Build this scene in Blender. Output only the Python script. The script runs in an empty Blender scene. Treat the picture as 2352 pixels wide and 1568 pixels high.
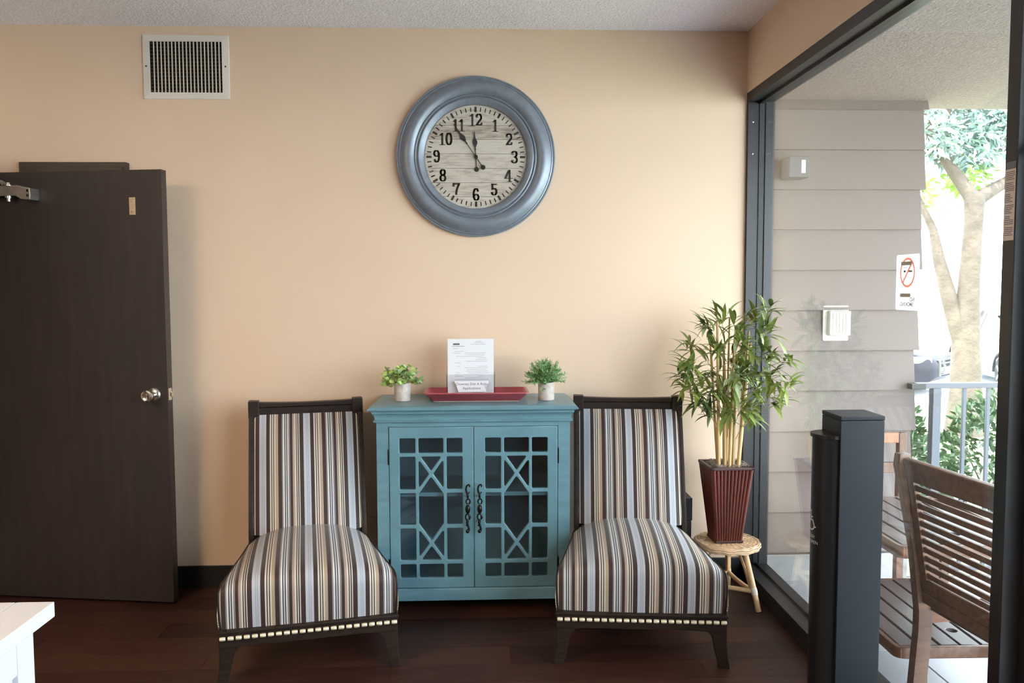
import bpy, bmesh, math, random
from mathutils import Vector, Matrix
random.seed(7)
R = math.radians
SC = bpy.context.scene
COL = SC.collection

# ------------------------------------------------------------------ camera
CAM = dict(pos=(-1.3223, -4.0652, 1.4835), yaw=0.0381, pitch=0.0645, roll=-0.0031, f=1877.8)
def set_camera():
    y, p, ro = CAM['yaw'], CAM['pitch'], CAM['roll']
    fw = Vector((math.sin(y)*math.cos(p), math.cos(y)*math.cos(p), -math.sin(p)))
    r = Vector((math.cos(y), -math.sin(y), 0)); u = r.cross(fw)
    c, s = math.cos(ro), math.sin(ro)
    r, u = c*r+s*u, -s*r+c*u
    cd = bpy.data.cameras.new('camera'); co = bpy.data.objects.new('camera', cd); COL.objects.link(co)
    m = Matrix((r, u, -fw)).transposed().to_4x4(); m.translation = Vector(CAM['pos'])
    co.matrix_world = m
    cd.sensor_width = 36; cd.lens = CAM['f']/2352*36; cd.clip_start = 0.05; cd.clip_end = 300
    SC.camera = co
set_camera()

# ------------------------------------------------------------------ world, sun, exposure
SKY_STRENGTH = 8.5
SUN_STRENGTH = 9.0
LAMP_STRENGTH = 28.0
w = bpy.data.worlds.new('sky'); SC.world = w; w.use_nodes = True
wn = w.node_tree.nodes; wn.clear()
_o = wn.new('ShaderNodeOutputWorld'); _b = wn.new('ShaderNodeBackground')
_b.inputs['Color'].default_value = (0.82, 0.91, 1.0, 1); _b.inputs['Strength'].default_value = SKY_STRENGTH
w.node_tree.links.new(_b.outputs[0], _o.inputs[0])
sd = bpy.data.lights.new('sun', 'SUN'); sd.energy = SUN_STRENGTH; sd.angle = R(1.0); sd.color = (1, .95, .86)
so = bpy.data.objects.new('sun', sd); COL.objects.link(so); so.location = (-6, -4, 9)
so.rotation_euler = Vector((0.50, 0.42, -1.0)).to_track_quat('-Z', 'Y').to_euler()
vs = SC.view_settings; vs.view_transform = 'Standard'; vs.look = 'None'; vs.gamma = 1; vs.exposure = 0.66
vs.use_curve_mapping = False

# ------------------------------------------------------------------ materials
MATS = {}
def nt_new(name):
    m = bpy.data.materials.new(name); m.use_nodes = True
    nt = m.node_tree; nt.nodes.clear()
    out = nt.nodes.new('ShaderNodeOutputMaterial'); b = nt.nodes.new('ShaderNodeBsdfPrincipled')
    nt.links.new(b.outputs[0], out.inputs[0]); MATS[name] = m
    return m, nt, b, out
def c4(c): return (c[0], c[1], c[2], 1)
def s2l(r, g, b):
    f = lambda v: (v/255/12.92) if v/255 <= .04045 else ((v/255+.055)/1.055)**2.4
    return (f(r), f(g), f(b))
def coords(nt, kind='Object', scale=(1, 1, 1), rot=(0, 0, 0)):
    tc = nt.nodes.new('ShaderNodeTexCoord'); mp = nt.nodes.new('ShaderNodeMapping')
    mp.inputs['Scale'].default_value = scale; mp.inputs['Rotation'].default_value = rot
    nt.links.new(tc.outputs[kind], mp.inputs[0]); return mp.outputs[0]
def noise(nt, vec, scale, detail=4, rough=.55):
    n = nt.nodes.new('ShaderNodeTexNoise'); n.inputs['Scale'].default_value = scale
    n.inputs['Detail'].default_value = detail; n.inputs['Roughness'].default_value = rough
    nt.links.new(vec, n.inputs['Vector']); return n
def ramp(nt, fac, stops, interp='LINEAR'):
    r = nt.nodes.new('ShaderNodeValToRGB'); r.color_ramp.interpolation = interp
    el = r.color_ramp.elements
    while len(el) < len(stops): el.new(0.5)
    for e, (p, c) in zip(el, stops): e.position = p; e.color = c4(c)
    nt.links.new(fac, r.inputs[0]); return r.outputs[0]
def bump(nt, b, h, strength, dist=.01):
    n = nt.nodes.new('ShaderNodeBump'); n.inputs['Strength'].default_value = strength; n.inputs['Distance'].default_value = dist
    nt.links.new(h, n.inputs['Height']); nt.links.new(n.outputs[0], b.inputs['Normal'])
def mat(name, col, rough=.5, metal=0, var=None, bmp=None, stretch=(1, 1, 1), coat=0, spec=.5, kind='Object'):
    """procedural principled material: col (linear), var=(scale, amount), bmp=(scale, strength, dist)"""
    m, nt, b, out = nt_new(name)
    b.inputs['Base Color'].default_value = c4(col); b.inputs['Roughness'].default_value = rough
    b.inputs['Metallic'].default_value = metal; b.inputs['Specular IOR Level'].default_value = spec
    b.inputs['Coat Weight'].default_value = coat
    if var or bmp: v = coords(nt, kind, stretch)
    if var:
        n = noise(nt, v, var[0]); a = var[1]
        lo = tuple(max(0, x*(1-a)) for x in col); hi = tuple(min(1, x*(1+a)) for x in col)
        nt.links.new(ramp(nt, n.outputs[0], [(.3, lo), (.7, hi)]), b.inputs['Base Color'])
    if bmp:
        n2 = noise(nt, v, bmp[0], 5); bump(nt, b, n2.outputs[0], bmp[1], bmp[2])
    return m
def glass_mat(name, tint=(1, 1, 1), base=.04, rough=0.0):
    m = bpy.data.materials.new(name); m.use_nodes = True; nt = m.node_tree; nt.nodes.clear(); MATS[name] = m
    out = nt.nodes.new('ShaderNodeOutputMaterial'); mx = nt.nodes.new('ShaderNodeMixShader')
    t = nt.nodes.new('ShaderNodeBsdfTransparent'); g = nt.nodes.new('ShaderNodeBsdfGlossy')
    t.inputs[0].default_value = c4(tint); g.inputs['Roughness'].default_value = rough
    lw = nt.nodes.new('ShaderNodeLayerWeight'); lw.inputs['Blend'].default_value = .5
    p = nt.nodes.new('ShaderNodeMath'); p.operation = 'POWER'; p.inputs[1].default_value = 5
    q = nt.nodes.new('ShaderNodeMath'); q.operation = 'MULTIPLY_ADD'; q.inputs[1].default_value = .94; q.inputs[2].default_value = base
    L = nt.links.new
    L(lw.outputs['Facing'], p.inputs[0]); L(p.outputs[0], q.inputs[0]); L(q.outputs[0], mx.inputs[0])
    L(t.outputs[0], mx.inputs[1]); L(g.outputs[0], mx.inputs[2]); L(mx.outputs[0], out.inputs[0])
    return m
def emit_mat(name, col, strength):
    m = bpy.data.materials.new(name); m.use_nodes = True; nt = m.node_tree; nt.nodes.clear(); MATS[name] = m
    out = nt.nodes.new('ShaderNodeOutputMaterial'); e = nt.nodes.new('ShaderNodeEmission')
    e.inputs[0].default_value = c4(col); e.inputs[1].default_value = strength
    nt.links.new(e.outputs[0], out.inputs[0]); return m

mat('dark_wall', s2l(104, 86, 74), .6, var=(2, .05))  # brown chosen for out-of-view surfaces to cut bounced light
mat('wall_paint', s2l(224, 197, 172), .55, var=(1.3, .03), bmp=(160, .12, .002))
mat('ceiling_popcorn', s2l(240, 235, 247), .95, var=(110, .12), bmp=(95, .8, .012), spec=.1)
mat('black_trim', (.008, .008, .009), .4)
mat('black_metal', (.010, .0105, .013), .36, spec=.5)
mat('frame_metal', (.017, .0165, .018), .36, var=(6, .25), bmp=(60, .05, .002), spec=.5)
mat('door_paint', s2l(50, 41, 40), .42, var=(9, .2), stretch=(3, 3, .3), bmp=(120, .08, .002))
mat('brown_panel', s2l(62, 50, 42), .45, var=(12, .2))
mat('white_metal', s2l(222, 214, 206), .4)
mat('vent_slat', s2l(196, 184, 168), .45)
mat('vent_dark', (.006, .005, .004), .9)
mat('chrome', (.75, .74, .72), .22, metal=1)
mat('alu', (.52, .50, .47), .42, metal=1, var=(30, .12))
mat('brass_plate', s2l(196, 178, 150), .4, metal=.5)
mat('dark_wood', s2l(40, 30, 25), .45, spec=.25, var=(14, .35), stretch=(1, 1, 6), bmp=(90, .06, .002))
mat('bead_ivory', s2l(226, 214, 188), .35, metal=.35)
mat('clock_metal', s2l(128, 136, 148), .36, metal=.35, var=(30, .10), bmp=(90, .03, .002))
mat('clock_ink', s2l(52, 44, 38), .7, var=(60, .3))
mat('clock_hand', s2l(34, 27, 24), .5)
mat('faint_ink', s2l(158, 146, 134), .8)
mat('cab_paint', s2l(98, 136, 148), .36, var=(7, .13), stretch=(1, 1, 5), coat=.15)
mat('cab_inside', s2l(92, 126, 138), .55)
mat('handle_iron', (.012, .011, .012), .3, metal=.6)
mat('red_glaze', s2l(172, 70, 80), .3, coat=.3, var=(10, .12))
mat('ivory_foot', s2l(214, 184, 160), .5)
mat('paper', (.74, .75, .79), .7)
mat('paper_grey', (.52, .52, .58), .7)
mat('print_grey', (.36, .36, .39), .8)
mat('print_dark', (.12, .12, .14), .8)
mat('pot_ceramic', s2l(188, 178, 170), .6, var=(38, .22), bmp=(50, .25, .004))
mat('soil', s2l(40, 32, 24), .95, bmp=(90, .8, .01))
mat('leaf_lime', s2l(188, 212, 122), .5, var=(2.5, .3))
mat('leaf_sage', s2l(166, 196, 142), .5, var=(2.5, .3))
mat('leaf_rosemary', s2l(122, 162, 104), .55, var=(40, .45))
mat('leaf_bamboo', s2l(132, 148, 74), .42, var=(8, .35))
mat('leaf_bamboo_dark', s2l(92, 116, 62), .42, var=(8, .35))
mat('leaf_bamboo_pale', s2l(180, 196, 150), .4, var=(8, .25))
mat('cane', s2l(196, 164, 112), .45, var=(14, .2), stretch=(1, 1, .25))
mat('twig', s2l(178, 168, 104), .6)
mat('moss', s2l(150, 142, 134), .95, var=(60, .25))
mat('planter_wood', s2l(88, 38, 30), .3, var=(16, .35), stretch=(1, 1, .2), coat=.25)
mat('planter_rim', s2l(60, 30, 26), .4)
mat('rattan', s2l(206, 174, 140), .55, var=(30, .25), bmp=(60, .35, .004))
mat('rattan_pole', s2l(214, 176, 132), .38, var=(16, .2), stretch=(1, 1, .3))
mat('rattan_wrap', s2l(226, 208, 184), .55, bmp=(120, .4, .003))
mat('black_plastic', (.007, .0075, .009), .38)
mat('bollard_paint', s2l(24, 28, 36), .45, spec=.3, bmp=(220, .06, .001))
mat('decal_white', (.75, .75, .78), .6)
mat('sticker_paper', s2l(226, 214, 208), .6)
mat('sticker_head', s2l(112, 116, 128), .6)
mat('table_white', (.60, .60, .64), .42, var=(5, .03), bmp=(60, .05, .002), stretch=(1, .15, 1))
mat('siding', s2l(110, 99, 95), .62, var=(4, .04), stretch=(.3, 1, 1), bmp=(50, .05, .002))
mat('stucco', s2l(142, 129, 126), .95, var=(60, .14), bmp=(75, .7, .015), spec=.1)
mat('concrete', s2l(168, 166, 164), .85, var=(6, .15), bmp=(50, .2, .004))
mat('patio_tile', s2l(166, 167, 171), .38, var=(3, .07))
mat('grout', s2l(96, 96, 98), .9)
mat('rail_metal', s2l(92, 96, 106), .45)
mat('grey_box', s2l(88, 86, 86), .5)
mat('white_plastic', s2l(205, 203, 200), .4)
mat('cream_plastic', s2l(180, 177, 166), .45)
mat('sign_red', s2l(240, 120, 106), .6)
mat('sign_ink', s2l(96, 90, 90), .7)
mat('tape', s2l(160, 146, 132), .6)
mat('patio_wood', s2l(104, 74, 56), .42, var=(12, .3), stretch=(4, .5, 4), bmp=(60, .08, .002))
mat('patio_slat', s2l(86, 74, 72), .3, var=(12, .2), stretch=(4, .5, 4))
mat('patio_wood_pale_lit', s2l(158, 108, 80), .45, var=(12, .2), stretch=(4, .5, 4))  # warm light on the near rails put into the colour; orange back rail
mat('bark', s2l(84, 74, 66), .9, var=(5, .3), bmp=(14, .7, .03))
mat('tree_leaf', s2l(124, 146, 138), .6, var=(1.2, .4))
mat('tree_leaf_lime', s2l(140, 168, 80), .6, var=(1.2, .4))
mat('hedge_leaf', s2l(66, 88, 52), .45, var=(9, .5))
mat('hedge_core', s2l(46, 52, 36), .95)
mat('lawn', s2l(150, 158, 118), .95, var=(3, .25), bmp=(80, .6, .02))
mat('asphalt', s2l(200, 202, 206), .95, var=(8, .08))
mat('car_dark', (.008, .010, .018), .5, coat=.08, spec=.25)
mat('car_silver', s2l(176, 178, 184), .25, metal=.5, coat=.6)
mat('car_glass', (.02, .024, .03), .08, coat=.5)
mat('tyre', (.012, .012, .013), .8)
mat('lamp_lens', (.8, .82, .86), .15, coat=.6)
mat('cable', s2l(196, 176, 156), .6)
glass_mat('window_glass', (.97, .99, .98))
glass_mat('cab_glass', (.95, .97, .98), .06)
glass_mat('clock_glass', (.99, .99, .99), .015)
glass_mat('acrylic', (.96, .96, .97), .05)
emit_mat('lamp_diffuser', (1.0, .76, .50), LAMP_STRENGTH)

def paper_translucent(name, col):
    m, nt, b, out = nt_new(name); b.inputs['Base Color'].default_value = c4(col)
    t = nt.nodes.new('ShaderNodeBsdfTranslucent'); t.inputs[0].default_value = c4(col)
    mx = nt.nodes.new('ShaderNodeMixShader'); mx.inputs[0].default_value = .6
    nt.links.new(b.outputs[0], mx.inputs[1]); nt.links.new(t.outputs[0], mx.inputs[2]); nt.links.new(mx.outputs[0], out.inputs[0])
paper_translucent('paper_backlit', (.60, .59, .575))
paper_translucent('sign_red_backlit', (.80, .20, .14))
# wood floor: grain along x, tone differs per board
def floor_mat():
    m, nt, b, out = nt_new('floor_vinyl')
    v = coords(nt, 'Object', (.9, 9, 9)); n = noise(nt, v, 5, 6, .65)
    oi = nt.nodes.new('ShaderNodeObjectInfo')
    ad = nt.nodes.new('ShaderNodeMath'); ad.operation = 'MULTIPLY_ADD'; ad.inputs[1].default_value = .35; 
    nt.links.new(oi.outputs['Random'], ad.inputs[0]); nt.links.new(n.outputs[0], ad.inputs[2])
    nt.links.new(ramp(nt, ad.outputs[0], [(.3, s2l(34, 19, 16)), (.62, s2l(54, 31, 25)), (.95, s2l(74, 46, 36))]), b.inputs['Base Color'])
    b.inputs['Roughness'].default_value = .42; b.inputs['Specular IOR Level'].default_value = .3
    bump(nt, b, n.outputs[0], .08, .002)
floor_mat()
# clock face board: white-washed grain along x
def face_mat():
    m, nt, b, out = nt_new('clock_board')
    v = coords(nt, 'Object', (5, 30, 30)); n = noise(nt, v, 2.2, 6, .7)
    oi = nt.nodes.new('ShaderNodeObjectInfo')
    ad = nt.nodes.new('ShaderNodeMath'); ad.operation = 'MULTIPLY_ADD'; ad.inputs[1].default_value = .22
    nt.links.new(oi.outputs['Random'], ad.inputs[0]); nt.links.new(n.outputs[0], ad.inputs[2])
    nt.links.new(ramp(nt, ad.outputs[0], [(.36, s2l(122, 108, 96)), (.50, s2l(172, 160, 147)), (.68, s2l(206, 197, 185))]), b.inputs['Base Color'])
    b.inputs['Roughness'].default_value = .75
face_mat()
# striped upholstery, repeats every 0.195 m of the map's u
def stripe_mat():
    m, nt, b, out = nt_new('stripe_fabric')
    uv = nt.nodes.new('ShaderNodeUVMap'); uv.uv_map = 'fabric'
    sx = nt.nodes.new('ShaderNodeSeparateXYZ'); nt.links.new(uv.outputs[0], sx.inputs[0])
    fr = nt.nodes.new('ShaderNodeMath'); fr.operation = 'FRACT'; nt.links.new(sx.outputs[0], fr.inputs[0])
    DK = s2l(52, 36, 34); LB = s2l(170, 172, 180); LG = s2l(138, 142, 148); TN = s2l(160, 140, 122); CR = s2l(198, 186, 172)
    GR = s2l(126, 118, 114); BK = s2l(36, 28, 30); WH = s2l(202, 200, 198); PK = s2l(156, 136, 124)
    st = [(0, LB), (.06, LG), (.072, LB), (.095, LG), (.107, LB), (.155, DK), (.238, CR), (.268, BK), (.288, CR), (.314, BK), (.334, CR), (.360, TN),
          (.425, DK), (.505, GR), (.535, WH), (.565, BK), (.585, LB), (.612, BK), (.632, WH), (.655, GR), (.69, DK), (.75, PK), (.795, CR), (.825, BK), (.845, CR), (.867, BK), (.89, CR), (.91, DK)]
    nt.links.new(ramp(nt, fr.outputs[0], st, 'CONSTANT'), b.inputs['Base Color'])
    b.inputs['Roughness'].default_value = .62; b.inputs['Sheen Weight'].default_value = .15; b.inputs['Specular IOR Level'].default_value = .35
    v = coords(nt, 'Object', (1, 1, 1)); n = noise(nt, v, 700, 2); bump(nt, b, n.outputs[0], .12, .001)
stripe_mat()

# ------------------------------------------------------------------ mesh helpers
class MB:
    def __init__(s): s.v = []; s.f = []
    def add(s, vs, fs):
        o = len(s.v); s.v += [tuple(x) for x in vs]; s.f += [tuple(i+o for i in f) for f in fs]; return s
    def box(s, c, d, rot=None):
        x, y, z = d[0]/2, d[1]/2, d[2]/2
        P = [Vector(p) for p in ((-x, -y, -z), (x, -y, -z), (x, y, -z), (-x, y, -z), (-x, -y, z), (x, -y, z), (x, y, z), (-x, y, z))]
        if rot is not None: P = [rot @ p for p in P]
        C = Vector(c)
        return s.add([C+p for p in P], [(0, 3, 2, 1), (4, 5, 6, 7), (0, 1, 5, 4), (1, 2, 6, 5), (2, 3, 7, 6), (3, 0, 4, 7)])
    def span(s, a, b):
        return s.box(((a[0]+b[0])/2, (a[1]+b[1])/2, (a[2]+b[2])/2), (abs(b[0]-a[0]), abs(b[1]-a[1]), abs(b[2]-a[2])))
    def tube(s, pts, rad, n=8, cap=True):
        pts = [Vector(p) for p in pts]; k = len(pts)
        rad = rad if isinstance(rad, (list, tuple)) else [rad]*k
        up = None; rings = []
        for i, p in enumerate(pts):
            t = (pts[min(i+1, k-1)]-pts[max(i-1, 0)]).normalized()
            if up is None:
                up = t.orthogonal().normalized()
            up = (up - t*up.dot(t))
            up = up.normalized() if up.length > 1e-6 else t.orthogonal().normalized()
            q = t.cross(up)
            rings.append([p+rad[i]*(math.cos(2*math.pi*j/n)*up+math.sin(2*math.pi*j/n)*q) for j in range(n)])
        vs = [v for r_ in rings for v in r_]; fs = []
        for i in range(k-1):
            for j in range(n): fs.append((i*n+j, i*n+(j+1) % n, (i+1)*n+(j+1) % n, (i+1)*n+j))
        if cap: fs += [tuple(range(n-1, -1, -1)), tuple((k-1)*n+j for j in range(n))]
        return s.add(vs, fs)
    def lathe(s, prof, n=32, c=(0, 0, 0), axis='z'):
        vs = []; fs = []; k = len(prof)
        for (r_, h) in prof:
            for j in range(n):
                a = 2*math.pi*j/n; x, y = r_*math.cos(a), r_*math.sin(a)
                p = (x, y, h) if axis == 'z' else (x, -h, y) if axis == 'y' else (h, x, y)
                vs.append((p[0]+c[0], p[1]+c[1], p[2]+c[2]))
        for i in range(k-1):
            for j in range(n):
                q = (i*n+j, i*n+(j+1) % n, (i+1)*n+(j+1) % n, (i+1)*n+j)
                fs.append(q)
        if prof[0][0] > 1e-6: fs.append(tuple(range(n-1, -1, -1)))
        if prof[-1][0] > 1e-6: fs.append(tuple((k-1)*n+j for j in range(n)))
        return s.add(vs, fs)
    def prism(s, poly, h0, h1, axis='y'):
        """poly in 2D; axis y -> (x, h, z); z -> (x, y, h); x -> (h, x, y)"""
        f = {'y': lambda p, h: (p[0], h, p[1]), 'z': lambda p, h: (p[0], p[1], h), 'x': lambda p, h: (h, p[0], p[1])}[axis]
        n = len(poly)
        vs = [f(p, h0) for p in poly]+[f(p, h1) for p in poly]
        fs = [tuple(range(n)), tuple(range(2*n-1, n-1, -1))]+[(i, i+n, (i+1) % n+n, (i+1) % n) for i in range(n)]
        return s.add(vs, fs)
    def loft(s, secs, cap=True, closed=True):
        n = len(secs[0]); vs = [p for q in secs for p in q]; fs = []
        for i in range(len(secs)-1):
            for j in range(n if closed else n-1):
                fs.append((i*n+j, i*n+(j+1) % n, (i+1)*n+(j+1) % n, (i+1)*n+j))
        if cap and closed: fs += [tuple(range(n-1, -1, -1)), tuple((len(secs)-1)*n+j for j in range(n))]
        return s.add(vs, fs)
    def build(s, name, m, parent=None, bevel=0, smooth=None, seg=2, loc=None, weld=False):
        me = bpy.data.meshes.new(name); me.from_pydata([tuple(v) for v in s.v], [], s.f)
        bm = bmesh.new(); bm.from_mesh(me)
        if weld: bmesh.ops.remove_doubles(bm, verts=bm.verts, dist=1e-5)
        bmesh.ops.recalc_face_normals(bm, faces=bm.faces)
        if bevel:
            es = [e for e in bm.edges if len(e.link_faces) == 2 and e.calc_face_angle(0) > R(25)]
            bmesh.ops.bevel(bm, geom=es, offset=bevel, segments=seg, profile=.6, affect='EDGES', clamp_overlap=True)
        bm.to_mesh(me); bm.free()
        if smooth is not None:
            me.shade_smooth()
            if smooth < 179: me.set_sharp_from_angle(angle=R(smooth))
        return link(me, name, m, parent, loc)
def link(me, name, m, parent=None, loc=None):
    if m and not me.materials: me.materials.append(MATS[m])
    o = bpy.data.objects.new(name, me); COL.objects.link(o)
    if parent: o.parent = parent
    if loc: o.location = loc
    return o
def inst(me, name, parent, loc=(0, 0, 0), rot=(0, 0, 0), scale=(1, 1, 1)):
    o = bpy.data.objects.new(name, me); COL.objects.link(o); o.parent = parent
    o.location = loc; o.rotation_euler = rot; o.scale = scale; return o
def tag(o, label, cat, group=None, kind=None):
    o['label'] = label; o['category'] = cat
    if group: o['group'] = group
    if kind: o['kind'] = kind
    return o
def thing(name, label, cat, loc=(0, 0, 0), rz=0, group=None, kind=None):
    o = bpy.data.objects.new(name, None); COL.objects.link(o); o.empty_display_size = .1
    o.location = loc; o.rotation_euler = (0, 0, rz); return tag(o, label, cat, group, kind)
def text_mesh(txt, size, align='CENTER', extrude=0.0, spacing=1.0, offset=0.0):
    cu = bpy.data.curves.new('lettering', 'FONT'); cu.body = txt; cu.size = size; cu.align_x = align; cu.align_y = 'CENTER'
    cu.extrude = extrude; cu.space_character = spacing; cu.offset = offset; cu.space_line = 1.15
    o = bpy.data.objects.new('lettering', cu); COL.objects.link(o)
    bpy.context.view_layer.update()
    me = bpy.data.meshes.new_from_object(o.evaluated_get(bpy.context.evaluated_depsgraph_get()))
    bpy.data.objects.remove(o); bpy.data.curves.remove(cu); return me
def arc(cx, cy, r_, a0, a1, n): return [(cx+r_*math.cos(a0+(a1-a0)*i/n), cy+r_*math.sin(a0+(a1-a0)*i/n)) for i in range(n+1)]
def round_poly(P, r_, n=3):
    out = []; k = len(P)
    for i in range(k):
        a, b, c = Vector(P[i-1]), Vector(P[i]), Vector(P[(i+1) % k])
        u, v = (a-b), (c-b); d = min(r_/math.tan(max(.05, u.angle(v)/2)), u.length*.45, v.length*.45)
        p, q = b+u.normalized()*d, b+v.normalized()*d
        for j in range(n+1):
            t = j/n; out.append(tuple((1-t)**2*p+2*t*(1-t)*b+t*t*q))
    return out
def clip(poly, a, b, c):
    """keep a*x+b*y <= c"""
    out = []; n = len(poly)
    for i in range(n):
        p, q = poly[i], poly[(i+1) % n]; dp = a*p[0]+b*p[1]-c; dq = a*q[0]+b*q[1]-c
        if dp <= 0: out.append(p)
        if dp*dq < 0:
            t = dp/(dp-dq); out.append((p[0]+t*(q[0]-p[0]), p[1]+t*(q[1]-p[1])))
    return out

# =================================================================== STRUCTURE
H = 2.743; XL = -3.74; XF = -6.6; YF = -7.6; GX = .066      # ceiling height, left wall, wall behind the camera, glass plane
FD = .134                                          # depth of the shopfront frame in x
# floor
fl = MB().span((XF-.1, YF-.1, -.06), (FD, .3, -.006)).build('floor', 'black_trim')
tag(fl, 'dark red-brown wood plank floor of the waiting room', 'floor', kind='structure')
bw, bl = .152, 1.22
row = 0; y = 0.0
while y > -2.6:
    off = (row*.47) % bl; x = XL-off
    while x < 0:
        x0, x1 = max(x, XL), min(x+bl, 0)
        if x1-x0 > .02:
            MB().span((x0+.0006, y-bw+.0006, -.006), (x1-.0006, y-.0006, 0)).build('floor_board', 'floor_vinyl', fl)
        x += bl
    y -= bw; row += 1
MB().span((XL, YF, -.006), (0, y, 0)).span((XF, YF, -.006), (XL, -1.4, 0)).build('floor_field', 'floor_vinyl', fl)
# ceiling
tag(MB().span((XF-.1, YF-.1, H), (FD, .3, H+.1)).build('ceiling', 'ceiling_popcorn'), 'white popcorn textured ceiling', 'ceiling', kind='structure')
# walls
tag(MB().span((XL-.1, 0, -.06), (FD, .3, H)).build('wall_back', 'wall_paint'), 'tan painted wall behind the clock and chairs', 'wall', kind='structure')
wl = MB().span((XL-.1, -1.4, 0), (XL, -1.02, H)).span((XL-.1, -.085, 0), (XL, 0, H)).span((XL-.1, -1.02, 2.06), (XL, -.085, H))
tag(wl.build('wall_left', 'wall_paint'), 'tan side wall with the open doorway', 'wall', kind='structure')
tag(MB().span((XF-.1, YF, 0), (XF, -1.3, H)).span((XF, -1.4, 0), (XL-.1, -1.3, H)).build('wall_far', 'dark_wall'), 'unseen walls of the wider part of the room, browned to cut bounced light', 'wall', kind='structure')
tag(MB().span((XF-.1, YF-.1, 0), (FD, YF, H)).build('wall_front', 'dark_wall'), 'unseen wall opposite the clock wall, browned to cut bounced light', 'wall', kind='structure')
wr = MB().span((0, YF, 2.444), (FD, 0, H)).span((0, YF, 0), (FD, -5.2, 2.444))  # unseen solid stretch past the window, added to narrow the daylight
tag(wr.build('wall_right', 'wall_paint'), 'tan wall strip above the black shopfront frame', 'wall', kind='structure')
# hallway behind the doorway in the left wall
hw_ = MB().span((XL-1.4, -1.3, -.06), (XL-.1, 0.1, 0)).span((XL-1.5, -1.3, 0), (XL-1.4, .1, H)).span((XL-1.5, 0.0, 0), (XL-.1, .1, H)).span((XL-1.5, -1.4, H), (XL-.1, .1, H+.1))
tag(hw_.build('wall_hallway', 'wall_paint'), 'tan hallway walls beyond the open doorway', 'wall', kind='structure')
# baseboards
tag(MB().span((XL, -.012, 0), (-.001, -.0005, .108)).build('baseboard_back', 'black_trim', bevel=.002), 'black baseboard along the clock wall', 'baseboard', kind='structure')
tag(MB().span((XL+.0005, -1.4, 0), (XL+.012, -1.08, .108)).build('baseboard_left', 'black_trim', bevel=.002), 'black baseboard along the doorway wall', 'baseboard', kind='structure')
# door casing
ca = MB().span((XL-.11, -1.08, 0), (XL+.012, -1.021, 2.11)).span((XL-.11, -.084, 0), (XL+.012, -.03, 2.11)).span((XL-.11, -1.08, 2.05), (XL+.012, -.03, 2.11))
tag(ca.build('trim_1', 'door_paint', bevel=.003), 'dark brown casing around the doorway', 'door casing', kind='structure')

# shopfront frame, window 1 (from the corner to the post)
PY0, PY1 = -2.03, -2.078
w1 = thing('window_1', 'large black framed window beside the corner plant', 'window', (0, 0, 0), kind='structure')
fm = 'frame_metal'
SIL = .0766
MB().span((0, PY0, 2.40), (FD, 0, 2.444)).build('header', fm, w1, bevel=.0015)
MB().span((GX-.012, PY0, 2.388), (GX+.012, 0, 2.40)).build('glazing_bead', 'black_trim', w1)
MB().span((0, PY0, 0), (FD, 0, SIL)).build('sill', fm, w1, bevel=.0025)
MB().span((GX+.004, PY0, SIL), (GX+.014, 0, SIL+.012)).build('glazing_bead', 'black_trim', w1)
MB().span((0, -.020, SIL), (FD, 0, 2.40)).build('jamb', fm, w1, bevel=.0015)
MB().span((GX-.010, -.026, SIL), (GX+.012, -.02, 2.39)).build('glazing_bead', 'black_trim', w1)
MB().span((GX+.020, -.030, SIL), (GX+.05, -.02, 2.39)).build('jamb_rib', fm, w1, bevel=.001)
MB().span((0, PY1, 0), (FD, PY0, 2.40)).build('post', fm, w1, bevel=.002)
MB().span((.050, PY1-.005, 0), (.056, PY1, 2.40)).build('post_rib', fm, w1)
MB().span((GX-.003, PY0, SIL), (GX+.003, -.02, 2.40)).build('pane', 'window_glass', w1)
for (yy, zz) in ((-.0215, 2.30), (-.0215, 2.145), (-.0215, 1.33)):
    MB().lathe([(.006, 0), (.006, .002), (.003, .004), (0, .004)], 10, (.024, -.02, zz), 'y').build('screw', 'chrome', w1, smooth=60)
# door 2 (glass entrance door beyond the post) and further window
d2 = thing('door_2', 'black framed glass entrance door beside the sticker post', 'door', (0, 0, 0), kind='structure')
DA, DB = -2.09, -3.05
MB().span((.06, DA-.09, .01), (.105, DA, 2.38)).span((.06, DB, .01), (.105, DB+.09, 2.38)).span((.06, DB+.09, .01), (.105, DA-.09, .22)).span((.06, DB+.09, 2.28), (.105, DA-.09, 2.38)).build('leaf_frame', fm, d2, bevel=.002)
MB().span((.080, DB+.09, .22), (.086, DA-.09, 2.28)).build('pane', 'window_glass', d2)
MB().tube([(.06, DA-.25, .95), (.0, DA-.25, .95), (-.0, DB+.08, .95), (.06, DB+.08, .95)], .014, 10).build('push_bar', 'alu', d2, smooth=50)
MB().tube([(.058, DA-.16, 1.55), (.022, DA-.13, 1.60), (.012, DA-.06, 1.80), (.03, DA-.035, 1.83), (.056, DA-.03, 1.84)], .010, 8).build('closer_arm', 'black_metal', d2, smooth=50)
w2 = thing('window_2', 'large black framed window past the entrance door', 'window', (0, 0, 0), kind='structure')
MB().span((0, -5.2, 2.40), (FD, PY1, 2.444)).build('header', fm, w2, bevel=.0015)
MB().span((0, -5.15, .80), (FD, -3.11, .85)).build('sill', fm, w2, bevel=.0025)
MB().span((.01, -5.15, 0), (FD-.01, -3.11, .80)).build('added_bulkhead', 'dark_wall', w2)  # unseen panel added to block low daylight from the window
MB().span((0, -3.11, 0), (FD, -3.062, 2.40)).span((0, -5.2, 0), (FD, -5.15, 2.40)).build('post', fm, w2, bevel=.002)
MB().span((GX-.003, -5.15, .85), (GX+.003, -3.11, 2.40)).build('pane', 'window_glass', w2)
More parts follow.
